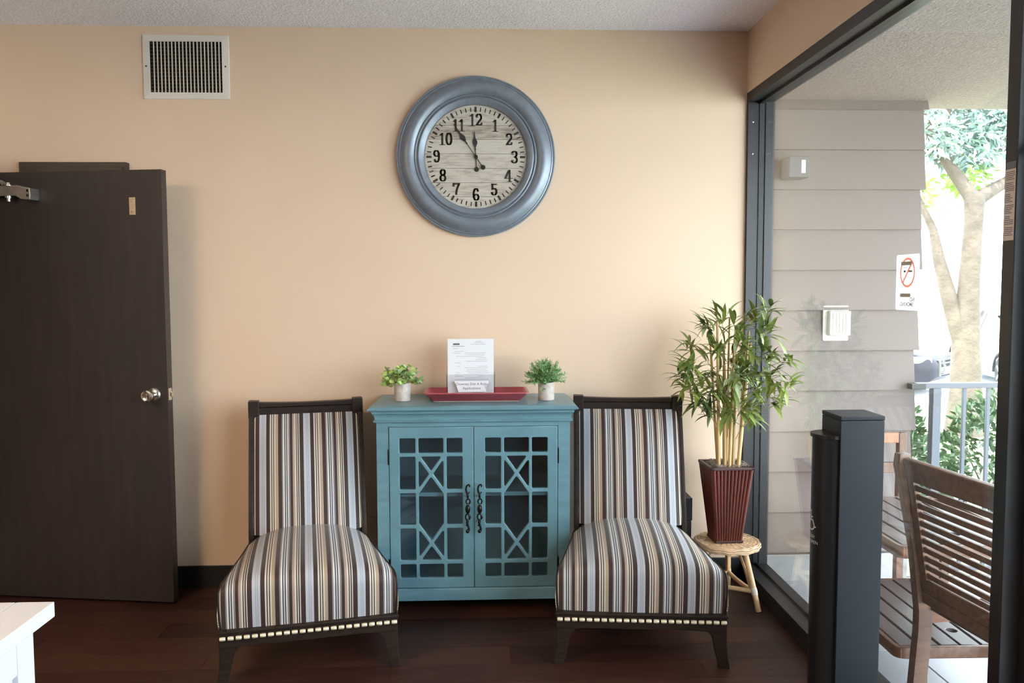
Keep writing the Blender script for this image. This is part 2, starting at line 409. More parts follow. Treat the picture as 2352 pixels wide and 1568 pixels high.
MB().span((0, DB, -.0), (FD, PY1, .012)).build('threshold', 'alu', d2, bevel=.003)

# dark interior door, standing open against the clock wall
FE = Vector((-2.776, -.237, 0)); ang = math.atan2(-.128, .855); DW = .91
dn = thing('door_1', 'dark brown interior door standing open against the tan wall', 'door', (FE.x, FE.y, .012), ang, kind='structure')
# local: x from -DW (hinge) to 0 (free edge), front face y=0, back y=.044
MB().span((-DW, 0, 0), (0, .044, 2.02)).build('leaf', 'door_paint', dn, bevel=.0015)
MB().span((-.0003, .008, .958), (.0012, .034, 1.014)).build('latch_plate', 'brass_plate', dn)
MB().span((.0008, .014, .975), (.012, .030, .998)).build('latch_bolt', 'chrome', dn, bevel=.003)
kn = MB().lathe([(.033, 0), (.033, .004), (.028, .010), (.014, .013), (.0115, .03), (.014, .036), (.026, .044), (.029, .056), (.027, .066), (.020, .070), (.017, .068), (0, .0665)], 28, (-.066, 0, .985), 'y').build('knob', 'chrome', dn, smooth=40)
pl = MB().span((-.158, -.003, 1.815), (-.128, 0, 1.895)).build('strike_plate', 'brass_plate', dn, bevel=.004)
for zz in (1.832, 1.878): MB().lathe([(.006, 0), (.006, .003), (.003, .005), (0, .005)], 10, (-.143, -.003, zz), 'y').build('screw', 'brass_plate', pl, smooth=60)
ar = MB().span((-.91, -.060, 1.905), (-.668, -.040, 1.950)).build('closer_arm', 'alu', dn, bevel=.002)
MB().prism([(-.672, 1.903), (-.650, 1.890), (-.628, 1.886), (-.603, 1.886), (-.600, 1.905), (-.602, 1.938), (-.632, 1.940), (-.655, 1.949), (-.672, 1.951)], -.062, -.0005, 'y').build('arm_shoe', 'alu', dn, bevel=.002)
for zz in (1.898, 1.920): MB().span((-.618, -.0635, zz), (-.609, -.0615, zz+.012)).build('shoe_slot', 'black_trim', ar)
MB().lathe([(.017, 0), (.017, .003), (.011, .006), (.010, .013), (.006, .016), (0, .016)], 16, (-.715, -.05, 1.950), 'z').build('bolt', 'chrome', ar, smooth=40)
MB().lathe([(.009, -.026), (.009, -.012), (.016, -.011), (.016, -.001), (.007, 0)], 12, (-.715, -.05, 1.905), 'z').build('bolt', 'chrome', ar, smooth=40)
MB().prism([(-.91, 1.979), (-.758, 1.979), (-.742, 1.972), (-.728, 1.955), (-.735, 1.951), (-.750, 1.966), (-.762, 1.974), (-.91, 1.974)], -.064, -.036, 'y').build('arm_link', 'alu', dn)

# =================================================================== OUTDOORS SHELL
PZ = -.15
po = MB().span((FD, -7.5, PZ-.25), (2.9, .42, PZ-.012)).span((FD-.02, -7.5, PZ-.25), (FD, 0.0, -.001)).build('patio_floor', 'grout')
tag(po, 'pale grey tiled patio outside the window', 'floor', kind='structure')
ts = .457
tm = MB().span((-ts/2+.0025, -ts/2+.0025, -.012), (ts/2-.0025, ts/2-.0025, 0)).build('tile', 'patio_tile', po, bevel=.002, seg=1)
first = True
for i in range(6):
    for j in range(10):
        cx, cy = FD+.012+ts*(i+.5), .37-ts*(j+.5)
        if first: tm.location = (cx, cy, PZ); first = False
        else: inst(tm.data, 'tile', po, (cx, cy, PZ))
SY = .34; SX = 1.09
sw = MB().span((FD, SY+.03, -.0), (SX-.02, SY+.2, 2.52)).build('wall_siding', 'siding')
tag(sw, 'taupe lap siding wall of the porch', 'wall', kind='structure')
zs = [2.44, 2.226, 2.013, 1.798, 1.58, 1.362, 1.141, .921, .697, .474, .247, .02]
for k, z0 in enumerate(zs):
    z1 = 2.52 if k == 0 else zs[k-1]+.02
    e = SX+(.010 if k % 2 == 0 else -.004)-.003*k
    vs_ = [(FD, SY-.018, z0), (e, SY-.018, z0), (e, SY+.03, z0), (FD, SY+.03, z0), (FD, SY+.012, z1), (e, SY+.012, z1), (e, SY+.03, z1), (FD, SY+.03, z1)]
    MB().add(vs_, [(0, 3, 2, 1), (4, 5, 6, 7), (0, 1, 5, 4), (1, 2, 6, 5), (2, 3, 7, 6), (3, 0, 4, 7)]).build('siding_board', 'siding', sw)
tag(MB().span((FD, SY+.005, PZ), (SX-.03, SY+.2, .0)).build('wall_foundation', 'concrete'), 'grey concrete base under the lap siding', 'wall', kind='structure')
tag(MB().span((FD, -2.75, 2.49), (2.75, .54, 2.75)).build('ceiling_porch', 'stucco'), 'rough white stucco porch ceiling', 'ceiling', kind='structure')
tag(MB().span((-60, -60, -.55), (70, 90, -.45)).build('ground', 'asphalt'), 'pale sunlit pavement beyond the porch', 'ground', kind='structure')
lw = MB().span((-4, .6, -.45), (2.9, 8.4, -.36)).span((2.9, -8, -.45), (9.5, 8.4, -.36)).build('lawn', 'lawn')
tag(lw, 'yellow-green lawn between the porch and the parked cars', 'lawn', kind='structure')

# =================================================================== INTERIOR THINGS
# --- wall panel behind the door
t = thing('wall_panel', 'flat dark brown wall panel behind the open door', 'panel', (-3.267, 0, 1.70))
MB().span((-.253, -.035, -.30), (.253, 0, .394)).build('panel_body', 'brown_panel', t, bevel=.004)
MB().span((-.235, -.040, -.28), (.235, -.035, .372)).build('panel_cover', 'brown_panel', t, bevel=.003)
# --- vent
t = thing('air_vent', 'white rectangular air vent grille high on the tan wall', 'vent', (-2.7295, 0, 2.5495))
W, Hh, w_, h_ = .408, .302, .342, .240
fr = MB()
def ring_frame(W, Hh, w, h, y0, y1, y2):
    o = [(-W/2, -Hh/2), (W/2, -Hh/2), (W/2, Hh/2), (-W/2, Hh/2)]; i = [(-w/2, -h/2), (w/2, -h/2), (w/2, h/2), (-w/2, h/2)]
    secs = [[(a, y0, b) for a, b in o], [(a, y1, b) for a, b in o], [(a, y2, b) for a, b in i], [(a, y0, b) for a, b in i]]
    return secs
fr.loft(ring_frame(W, Hh, w_, h_, 0, -.006, -.010), cap=False).build('frame', 'white_metal', t, bevel=.0015)
MB().span((-w_/2, -.0015, -h_/2), (w_/2, -.0005, h_/2)).build('backing', 'vent_dark', t)
sm = None
for k in range(19):
    x = -w_/2+.0205+k*.01715
    if sm is None: sm = MB().box((0, 0, 0), (.0058, .006, h_), Matrix.Rotation(R(20), 3, 'Z')).build('slat', 'vent_slat', t, loc=(x, -.0065, 0))
    else: inst(sm.data, 'slat', t, (x, -.0065, 0))
rb = MB()
for k in range(14): rb.box((0, -.0022, -h_/2+.009+k*.0171), (w_, .0012, .004))
rb.build('rear_louvre', 'brown_panel', t)
for sx_ in (-1, 1): MB().lathe([(.004, 0), (.004, .001), (0, .002)], 10, (sx_*.1875, -.0085, .003), 'y').build('screw', 'black_trim', t, smooth=60)

# --- clock
CR_ = .388
t = thing('wall_clock', 'large round wall clock with brushed blue-grey frame and plank face', 'clock', (-1.342, 0, 2.126))
prof = [(.372, 0), (.386, .004), (.388, .012), (.388, .024), (.385, .028), (.381, .028), (.379, .0255), (.376, .028), (.372, .030), (.369, .028), (.366, .030), (.355, .042), (.340, .050), (.324, .052), (.309, .047), (.301, .040), (.298, .037), (.295, .041), (.291, .042), (.288, .039), (.286, .034), (.283, .034), (.281, .040), (.277, .042), (.270, .040), (.258, .033), (.251, .027), (.250, .015), (.250, .0)]
n = 96
cm = MB(); cm.lathe(prof, n, axis='y')
cm.f = [f for f in cm.f if len(f) == 4]
k_ = len(prof)
cm.f += [((k_-1)*n+j, (k_-1)*n+(j+1) % n, (j+1) % n, j) for j in range(n)]
cm.build('frame', 'clock_metal', t, smooth=35)
FY = -.014; FR = .2495
seams = [-.36, -.1925, -.1245, -.0545, .0155, .0845, .1525, .36]
for a, b in zip(seams[:-1], seams[1:]):
    P = arc(0, 0, FR, 0, 2*math.pi, 96)[:-1]
    P = clip(clip(P, 0, 1, b-.0008), 0, -1, -(a+.0008))
    MB().prism(P, FY+.008, FY+random.uniform(-.0004, .0004), 'y').build('face_board', 'clock_board', t)
MB().lathe([(FR, .002), (FR, .005), (0, .005)], 48, axis='y').build('back_plate', 'vent_dark', t)
tk = MB()
for i in range(60):
    a = R(6*i); big = i % 5 == 0
    L_, wd = (.025, .0105) if big else (.020, .0052)
    rr = .2285
    tk.box((rr*math.sin(a), FY-.0012, rr*math.cos(a)), (wd, .0008, L_), Matrix.Rotation(a, 3, 'Y'))
tk.build('minute_track', 'clock_ink', t)
# numerals drawn with a broad nib: wide horizontally, thin vertically
NIB = (.20, .055)
def E_(cx, cy, rx, ry, a0, a1, n=14): return [(cx+rx*math.cos(R(a0+(a1-a0)*i/n)), cy+ry*math.sin(R(a0+(a1-a0)*i/n))) for i in range(n+1)]
DIG = {'0': ([E_(.30, .5, .20, .47, 0, 360, 28)], .60),
 '1': ([[(.26, .05), (.26, .95)], [(.08, .80), (.14, .80), (.26, .93)], [(.10, .03), (.42, .03)]], .50),
 '2': ([E_(.28, .70, .19, .27, 165, -20, 14)+[(.40, .50), (.24, .30), (.13, .12)], [(.12, .08), (.44, .08)], [(.12, .13), (.40, .13)], [(.47, .10), (.50, .26)], [(.11, .70), (.16, .70)]], .58),
 '3': ([E_(.25, .74, .19, .23, 160, -80, 14), E_(.25, .27, .21, .24, 85, -160, 14), [(.09, .72), (.13, .72)], [(.09, .25), (.13, .25)]], .56),
 '4': ([[(.38, .03), (.38, .95)], [(.33, .92), (.03, .30)], [(.03, .28), (.58, .28)], [(.28, .03), (.50, .03)]], .60),
 '5': ([[(.12, .93), (.12, .55)], [(.10, .92), (.44, .92)], [(.12, .86), (.40, .86)], E_(.26, .30, .20, .27, 140, -165, 16), [(.09, .25), (.13, .25)]], .56),
 '6': ([E_(.29, .5, .20, .47, 40, 270, 18), E_(.29, .27, .20, .24, -90, 180, 16), [(.42, .75), (.44, .75)]], .58),
 '7': ([[(.08, .93), (.50, .93)], [(.08, .87), (.46, .87)], [(.06, .95), (.04, .70)], [(.50, .90), (.36, .60), (.28, .30), (.26, .04)]], .56),
 '8': ([E_(.28, .74, .17, .22, 0, 360, 20), E_(.28, .27, .20, .24, 0, 360, 20)], .56),
 '9': ([E_(.29, .5, .20, .47, -140, 90, 18), E_(.29, .73, .20, .24, 90, 360, 16), [(.14, .25), (.16, .25)]], .58)}
def digit_mesh(m, ch, ox, oz, h, y):
    strokes, wdt = DIG[ch]; nx, nz = NIB[0]/2*h*.82, NIB[1]/2*h
    for st in strokes:
        for (a, b) in zip(st[:-1], st[1:]):
            p = (ox+a[0]*h, oz+a[1]*h); q = (ox+b[0]*h, oz+b[1]*h)
            pts = [(u[0]+sx*nx, u[1]+sz*nz) for u in (p, q) for sx in (-1, 1) for sz in (-1, 1)]
            pts = sorted(set(pts))
            def half(P):
                o = []
                for c in P:
                    while len(o) > 1 and (o[-1][0]-o[-2][0])*(c[1]-o[-2][1])-(o[-1][1]-o[-2][1])*(c[0]-o[-2][0]) <= 1e-12: o.pop()
                    o.append(c)
                return o
            hull = half(pts)[:-1]+half(pts[::-1])[:-1]
            m.prism(hull, y, y-.0006, 'y')
    return wdt*h
U = .000571
npos = {'12': (797, 467), '1': (962, 515), '2': (1080, 632), '3': (1128, 780), '4': (1075, 938), '5': (952, 1053), '6': (795, 1097), '7': (627, 1050), '8': (512, 935), '9': (460, 775), '10': (540, 628), '11': (650, 513)}
nh = .060
for s_, (px, py) in npos.items():
    wt = sum(DIG[c][1]*nh for c in s_); m_ = MB(); ox = (px-795)*U-wt/2
    for c in s_: ox += digit_mesh(m_, c, ox, (780-py)*U-nh/2, nh, FY-.0008)
    m_.build('numeral', 'clock_ink', t)
me = text_mesh('DINNER', .017, offset=.0); o = link(me, 'face_lettering', 'faint_ink', t, (0, FY-.0012, .119)); o.rotation_euler = (R(90), 0, 0)
def hand(vec, tail, name, y, spade):
    L = math.hypot(*vec)*U; a = math.atan2(vec[0], -vec[1]); T = math.hypot(*tail)*U
    P = [(-.0018, -T+.01), (-.0022, 0), (-.0045, .004), (-.002, .01), (-.0018, spade-.045), (-.004, spade-.036), (-.0022, spade-.030), (-.012, spade-.008), (-.0115, spade), (-.004, spade+.018), (-.001, L), ]
    P = P+[(-x, z) for x, z in P[::-1]]
    m_ = MB().prism(P, y, y-.0015, 'y').lathe([(.0115, 0), (.0115, .0015), (0, .0015)], 18, (0, y, -T), 'y').lathe([(.010, 0), (.010, .002), (0, .002)], 18, (0, y, 0), 'y').box((0, y-.0007, -T+.012), (.008, .0014, .003))
    o = m_.build(name, 'clock_hand', t); o.rotation_euler = (0, a, 0); return o
hand((-12, -212), (4, 106), 'hour_hand', FY-.004, .074)
hand((-190, -278), (60, 90), 'minute_hand', FY-.007, .116)
MB().prism(arc(0, 0, FR, 0, 2*math.pi, 64)[:-1], -.030, -.032, 'y').build('glass', 'clock_glass', t)

# --- cabinet
CX0, CX1 = -1.7963, -.9195; CW = CX1-CX0; CXM = (CX0+CX1)/2; CFY = -.3907; CZ0 = .062; CZT = .8867
t = thing('accent_cabinet', 'teal blue two-door cabinet with fretwork glass doors', 'cabinet', (CXM, 0, 0))
hw = CW/2
cp = 'cab_paint'
for s_ in (-1, 1):
    MB().span((s_*hw, -.012, CZ0), (s_*(hw-.018), CFY+.018, CZT)).build('side_panel', cp, t)
    MB().span((s_*hw, CFY, CZ0), (s_*(hw-.0545), CFY+.018, CZT)).build('stile', cp, t, bevel=.0012)
MB().span((-hw+.018, -.022, CZ0), (hw-.018, -.014, CZT)).build('back_panel', 'cab_inside', t)
MB().span((-hw+.018, CFY+.02, .105), (hw-.018, -.022, .122)).build('bottom_panel', 'cab_inside', t)
MB().span((-hw+.018, CFY+.030, .535), (hw-.018, -.022, .553)).build('shelf', cp, t)
MB().span((-hw+.0545, CFY+.0005, CZT-.0245), (hw-.0545, CFY+.018, CZT)).build('top_rail', cp, t, bevel=.001)
MB().span((-hw+.0545, CFY+.0005, CZ0), (hw-.0545, CFY+.018, .117)).build('bottom_rail', cp, t, bevel=.001)
# base moulding (three sides) and cornice as lofted profile rings
def moulding(prof, x, yf, yb):
    secs = []
    for (o, z) in prof: secs.append([(-x-o, yb, z), (-x-o, yf-o, z), (x+o, yf-o, z), (x+o, yb, z)])
    return secs
MB().loft(moulding([(.000, .062), (.009, .062), (.009, .100), (.006, .106), (.006, .110), (.000, .116), (0, .117)], hw, CFY, -.012)).build('base_moulding', cp, t, smooth=30)
cor = [(0, .884), (.010, .884), (.012, .888), (.012, .893), (.006, .896), (.006, .901), (.008, .912), (.014, .922), (.018, .925), (.018, .934), (.022, .936), (.024, .940), (.036, .941), (.037, .944), (.030, .951), (.018, .958), (.012, .960)]
MB().loft(moulding(cor, hw, CFY, -.004)).build('cornice_top', cp, t, smooth=28)
for sx_ in (-1, 1):
    for yy in (CFY+.028, -.045): MB().span((sx_*(hw-.004), yy-.024, 0), (sx_*(hw-.052), yy+.024, CZ0+.001)).build('foot', cp, t, bevel=.003)
DWd, DHt = .3795, .742; DZ0 = .119
def fret(mirror):
    X = lambda f: f*DWd; Z = lambda f: DHt*(1-f)
    cols = [(.119, .308), (.344, .641), (.679, .868)]
    if mirror: cols = [(1-b, 1-a) for a, b in cols[::-1]]
    rows = [(.069, .160), (.182, .385), (.408, .604), (.627, .826), (.850, .937)]
    holes = []
    for ci, (a, b) in enumerate(cols):
        for ri, (c, d) in enumerate(rows):
            if ci == 1 and ri in (1, 2, 3): continue
            holes.append([(X(a), Z(d)), (X(b), Z(d)), (X(b), Z(c)), (X(a), Z(c))])
    a, b = X(cols[1][0]), X(cols[1][1]); top, m1, m2, bot = Z(.182), Z(.397), Z(.615), Z(.826)
    def line(p, q):   # unit normal a,b,c with a*x+b*y=c
        dx, dy = q[0]-p[0], q[1]-p[1]; L = math.hypot(dx, dy); nx, ny = dy/L, -dx/L
        return nx, ny, nx*p[0]+ny*p[1]
    hb = .0072
    def cell(sides, y0, y1):
        P = [(a, y0), (b, y0), (b, y1), (a, y1)]
        for (ln, sg) in sides:
            nx, ny, c = ln; P = clip(P, sg*nx, sg*ny, sg*c-hb)
        return P
    u1 = line((a, top), (b, m1)); u2 = line((b, top), (a, m1)); l1 = line((a, m2), (b, bot)); l2 = line((b, m2), (a, bot))
    def sg(ln, p): return -1 if ln[0]*p[0]+ln[1]*p[1] > ln[2] else 1
    xm = (a+b)/2
    uc = (top+m1)/2; lc = (m2+bot)/2
    for p, y0, y1, lns in (((xm, top-.001), m1, top, (u1, u2)), ((a+.001, uc), m1, top, (u1, u2)), ((b-.001, uc), m1, top, (u1, u2)),
                           ((xm, bot+.001), bot, m2, (l1, l2)), ((a+.001, lc), bot, m2, (l1, l2)), ((b-.001, lc), bot, m2, (l1, l2)),
                           ((xm, (m1+m2)/2), bot, top, (u1, u2, l1, l2))):
        P = cell([(ln, sg(ln, p)) for ln in lns], y0, y1)
        if len(P) > 2: holes.append(P)
    return holes
def curve_board(outline, holes, depth, bev):
    cu = bpy.data.curves.new('board', 'CURVE'); cu.dimensions = '2D'; cu.fill_mode = 'BOTH'
    cu.extrude = depth/2-bev; cu.bevel_depth = bev; cu.bevel_resolution = 2; cu.offset = -bev
    for P in [outline]+holes:
        sp = cu.splines.new('POLY'); sp.points.add(len(P)-1); sp.use_cyclic_u = True
        for pt, p in zip(sp.points, P): pt.co = (p[0], p[1], 0, 1)
    o = bpy.data.objects.new('board', cu); COL.objects.link(o); bpy.context.view_layer.update()
    me = bpy.data.meshes.new_from_object(o.evaluated_get(bpy.context.evaluated_depsgraph_get()))
    bpy.data.objects.remove(o); bpy.data.curves.remove(cu); return me
def handle_part(parent, x, zc):
    m_ = MB(); y = -.030; k = .0000957*10.45/10.45
    Uh = .001*.1869                                             # metres per crop unit
    S = lambda P: [(x+(p[0]-355)*Uh, y-(p[2] if len(p) > 2 else 0), zc-(p[1]-775)*Uh) for p in P]
    m_.tube(S([(392, 250), (400, 215), (375, 192), (345, 205), (318, 250), (312, 310), (325, 370), (350, 430), (352, 490), (350, 520)]), [.0035, .005, .0045, .004, .0042, .005, .0055, .0045, .006, .005], 8)
    m_.tube(S([(350, 420), (375, 392), (402, 372)]), [.004, .0035, .002], 6)
    m_.tube(S(E_(357, 605, 48, 60, 100, 440, 18)), .0034, 6)
    m_.lathe([(0, -.021), (.006, -.019), (.0105, -.010), (.0115, 0), (.0105, .010), (.006, .019), (0, .021)], 14, (x-.001, y-.004, zc-.002))
    m_.tube(S(E_(345, 985, 50, 75, 95, 330, 14)), .0036, 6)
    m_.tube(S([(350, 880), (385, 940), (400, 1000), (375, 1050)]), [.004, .005, .006, .003], 8)
    m_.tube(S([(330, 1080), (335, 1130), (345, 1180), (368, 1240), (375, 1290), (372, 1320)]), [.005, .006, .0055, .005, .0055, .005], 8)
    m_.tube(S([(345, 1185), (318, 1190), (300, 1195)]), [.005, .004, .002], 6)
    m_.lathe([(0, -.0095), (.006, -.007), (.0092, 0), (.006, .007), (0, .0095)], 12, (x-(.0025), y, zc-(1335-775)*Uh))
    m_.tube([(x, y, zc+.055), (x, -.0, zc+.055)], .004, 8); m_.tube([(x, y, zc-.062), (x, -.0, zc-.062)], .004, 8)
    return m_.build('handle', 'handle_iron', parent, smooth=60)
for s_ in (-1, 1):
    x0 = -hw+.0575 if s_ < 0 else hw-.0575-DWd
    hol = [round_poly(P, .006, 3) for P in fret(s_ > 0)]
    out = [(0, 0), (DWd, 0), (DWd, DHt), (0, DHt)]
    me = curve_board(out, hol, .020, .0028)
    me.shade_smooth(); me.set_sharp_from_angle(angle=R(35))
    d = link(me, 'door', cp, t, (x0, CFY+.006, DZ0)); d.rotation_euler = (R(90), 0, 0)
    # children in the door's own frame (x, z-up becomes local y, front is local +z)
    pn = MB().span((.03, .04, -.012), (DWd-.03, DHt-.04, -.009)).build('pane', 'cab_glass', d)
    hx = DWd-.0255 if s_ < 0 else .0255
    h_o = handle_part(d, 0, 0); h_o.rotation_euler = (R(-90), 0, 0); h_o.location = (hx, .375, .010)
    for hz in (.603, .098):
        ex = -.004 if s_ < 0 else DWd+.004
        MB().tube([(ex, hz-.032, .006), (ex, hz+.032, .006)], .0038, 8).lathe([(0, -.004), (.004, -.002), (.004, .002), (0, .004)], 8, (ex, hz+.036, .006)).build('hinge', 'handle_iron', d, smooth=50)

# --- things on the cabinet
TZ = .960
t = thing('serving_tray', 'shallow red glazed rectangular tray on the teal cabinet', 'tray', (-1.345, -.205, TZ))
def rrect(w, d, r_, n=4):
    P = []
    for (cx, cy, a0) in ((w/2-r_, d/2-r_, 0), (-w/2+r_, d/2-r_, 90), (-w/2+r_, -d/2+r_, 180), (w/2-r_, -d/2+r_, 270)):
        P += arc(cx, cy, r_, R(a0), R(a0+90), n)
    return P
def tray_sec(w, d, z, r_=.012): return [(p[0], p[1], z) for p in rrect(w, d, r_)]
TW, TD = .488, .235
MB().loft([tray_sec(.408, .155, .003), tray_sec(.412, .160, .004), tray_sec(.470, .217, .037), tray_sec(TW, TD, .040, .016), tray_sec(TW, TD, .044, .016), tray_sec(.466, .214, .045), tray_sec(.408, .156, .010), tray_sec(.396, .146, .009)]).build('body', 'red_glaze', t, smooth=35)
MB().loft([tray_sec(.402, .150, 0), tray_sec(.406, .154, .0035)]).build('foot_ring', 'ivory_foot', t)
dt = MB()
for k in range(34): dt.lathe([(.0022, -.0005), (.0022, .0016), (0, .0026)], 6, (-.228+k*.0138, TD/2-.006, .0445))
dt.build('rim_dots', 'ivory_foot', t)
# acrylic holder + application sheets + label
t = thing('brochure_holder', 'clear acrylic holder with a folded-corner paper label, on the red tray', 'paper holder', (-1.371, -.205, TZ+.0095))
MB().span((-.114, -.038, 0), (.114, .045, .003)).build('base', 'acrylic', t)
MB().box((0, .030, .07), (.228, .003, .14), Matrix.Rotation(R(-10), 3, 'X')).build('back_plate', 'acrylic', t)
MB().span((-.114, -.040, .0), (.114, -.037, .112)).build('front_plate', 'acrylic', t)
for s_ in (-1, 1): MB().span((s_*.114, -.040, 0), (s_*.111, .012, .118)).build('side_plate', 'acrylic', t)
lb = MB().add([(-.078, -.0412, .083), (.084, -.0412, .083), (.084, -.0412, .071), (.062, -.0412, .065), (.074, -.0412, .030), (-.058, -.0412, .030), (-.066, -.0412, .058)], [tuple(range(7))]).build('paper_label', 'paper', t)
me = text_mesh('Downey Dial A Ride\nApplications', .0172, spacing=1.0)
o = link(me, 'lettering', 'print_dark', lb, (.004, -.0418, .0585)); o.rotation_euler = (R(90), 0, 0)
MB().add([(.084, -.0414, .071), (.062, -.0414, .065), (.068, -.046, .050)], [(0, 1, 2)]).build('folded_corner', 'paper_grey', lb)
t = thing('application_forms', 'stack of white printed application forms standing in the clear holder', 'papers', (-1.371, -.205, TZ+.0150))
tl = Matrix.Rotation(R(-6), 3, 'X')
def onp(x, z, y=0): v = tl @ Vector((x, y, z)); return (v.x, v.y-.026, v.z)
MB().box(onp(0, .137, .007), (.214, .012, .270), tl).build('sheet_stack', 'paper', t)
fsz = MB().box(onp(.0, .1375, -.0006), (.2165, .0008, .273), tl).build('front_sheet', 'paper', t)
pm = MB(); pd = MB()
def ln_(m_, x0, x1, z, th=.0014): m_.box(onp((x0+x1)/2, z, -.0014), (x1-x0, .0003, th), tl)
rnd = random.Random(3)
ln_(pd, -.083, -.052, .249, .008); ln_(pd, -.088, -.030, .239, .0018)
for z, a, b in ((.263, .025, .050), (.257, .018, .062), (.249, .0, .07), (.228, -.083, -.058)): ln_(pm, a, b, z, .0018)
z = .215
while z > .075:
    for sx_ in ((-.086, -.02), (-.035, .085), (.02, .086)):
        if rnd.random() < .6:
            a = sx_[0]+rnd.uniform(0, .02); b = sx_[1]-rnd.uniform(0, .03)
            if b > a: ln_(pm, a, b, z)
    z -= .0078
pm.build('form_lines', 'print_grey', fsz); pd.build('form_logo', 'print_dark', fsz)
# pots
def pot(name, label, loc):
    t = thing(name, label, 'plant', loc)
    MB().lathe([(.034, 0), (.0375, .002), (.038, .012), (.0385, .083), (.037, .085), (.0345, .084), (.0345, .074), (0, .073)], 36).build('pot', 'pot_ceramic', t, smooth=40)
    MB().lathe([(.0345, .070), (.0345, .075), (.02, .079), (0, .080)], 18).build('soil', 'soil', t)
    return t
t = pot('potted_plant', 'small potted plant with round lime-green leaves on the cabinet', (-1.692, -.235, TZ))
def leaf_round():
    P = []; n = 10
    for i in range(n): a = 2*math.pi*i/n; P.append((.0095*math.sin(a)*(1-.15*math.cos(a)), .011-.011*math.cos(a), .0022*(math.cos(2*a))))
    m_ = MB(); m_.add(P+[(0, .011, -.0014)], [(i, (i+1) % n, n) for i in range(n)]); return m_
lms = []
for mn in ('leaf_lime', 'leaf_sage'):
    o = leaf_round().build('leaf', mn, t, smooth=179); lms.append(o.data); bpy.data.objects.remove(o)
rnd = random.Random(11); stm = MB(); nleaf = 0
for k in range(58):
    a = rnd.uniform(0, 2*math.pi); el = rnd.uniform(.05, 1.45) if k > 8 else rnd.uniform(-.35, .1); L = rnd.uniform(.085, .105)*(0.88+.12*math.cos(el)) if k > 8 else rnd.uniform(.075, .095)
    d = Vector((math.cos(a)*math.cos(el)*1.02, math.sin(a)*math.cos(el)*.75, math.sin(el)*.88))
    p0 = Vector((d.x*.02, d.y*.02, .075)); p1 = Vector((0, 0, .088))+d*L
    pm_ = (p0+p1)/2+Vector((0, 0, .02))
    stm.tube([p0, pm_, p1], [.0014, .0011, .0006], 4)
    for j in range(5):
        tt = .45+.55*j/4; q = (1-tt)**2*p0+2*tt*(1-tt)*pm_+tt*tt*p1
        sc = rnd.uniform(.75, 1.2)*(1.2 if k < 9 else 1.0)
        if k == 3: q = q+Vector((0, -.0, -.0))
        inst(lms[0 if rnd.random() < (.75 if d.x < 0 else .4) else 1], 'leaf', t, q, (rnd.uniform(-.9, .9), rnd.uniform(-.7, .7), rnd.uniform(0, 6.28)), (sc, sc, sc)); nleaf += 1
stm.build('stems', 'twig', t)
t = pot('potted_plant', 'small potted plant with fine feathery needle leaves on the cabinet', (-1.016, -.245, TZ))
rnd = random.Random(5); fo = MB()
def needle(p, d, L, w_):
    d = d.normalized(); s = d.cross(Vector((rnd.uniform(-1, 1), rnd.uniform(-1, 1), rnd.uniform(-1, 1))))
    s = s.normalized()*w_ if s.length > 1e-4 else Vector((w_, 0, 0))
    fo.add([p-s*.5, p+d*L*.5-s, p+d*L, p+d*L*.5+s, p+s*.5], [(0, 1, 2, 3, 4)])
for k in range(120):
    a = rnd.uniform(0, 2*math.pi); el = rnd.uniform(-.05, 1.5)
    d = Vector((math.cos(a)*math.cos(el), math.sin(a)*math.cos(el)*.8, math.sin(el)))
    L = rnd.uniform(.075, .105); p0 = Vector((d.x*.022, d.y*.022, .078)); p1 = Vector((-.004, 0, .082))+Vector((d.x*L*1.02, d.y*L, d.z*L*1.05))
    pm_ = (p0+p1)/2+Vector((0, 0, .016)); fo.tube([p0, pm_, p1], [.0011, .0009, .0004], 3)
    for j in range(13):
        tt = .25+.75*j/12; q = (1-tt)**2*p0+2*tt*(1-tt)*pm_+tt*tt*p1
        for _ in range(2): needle(q, d*.6+Vector((rnd.uniform(-1, 1), rnd.uniform(-1, 1), rnd.uniform(-.6, 1)))*.8, rnd.uniform(.012, .022), .0015)
for k in range(14): needle(Vector((-.022, -.041, .058)), Vector((rnd.uniform(-.6, 1), -.25, rnd.uniform(-1, .4))), rnd.uniform(.014, .024), .0012)
fo.tube([(-.02, -.02, .08), (-.024, -.040, .075), (-.022, -.041, .058)], .0008, 3)
o = fo.build('foliage', 'leaf_rosemary', t); o['kind'] = 'stuff'

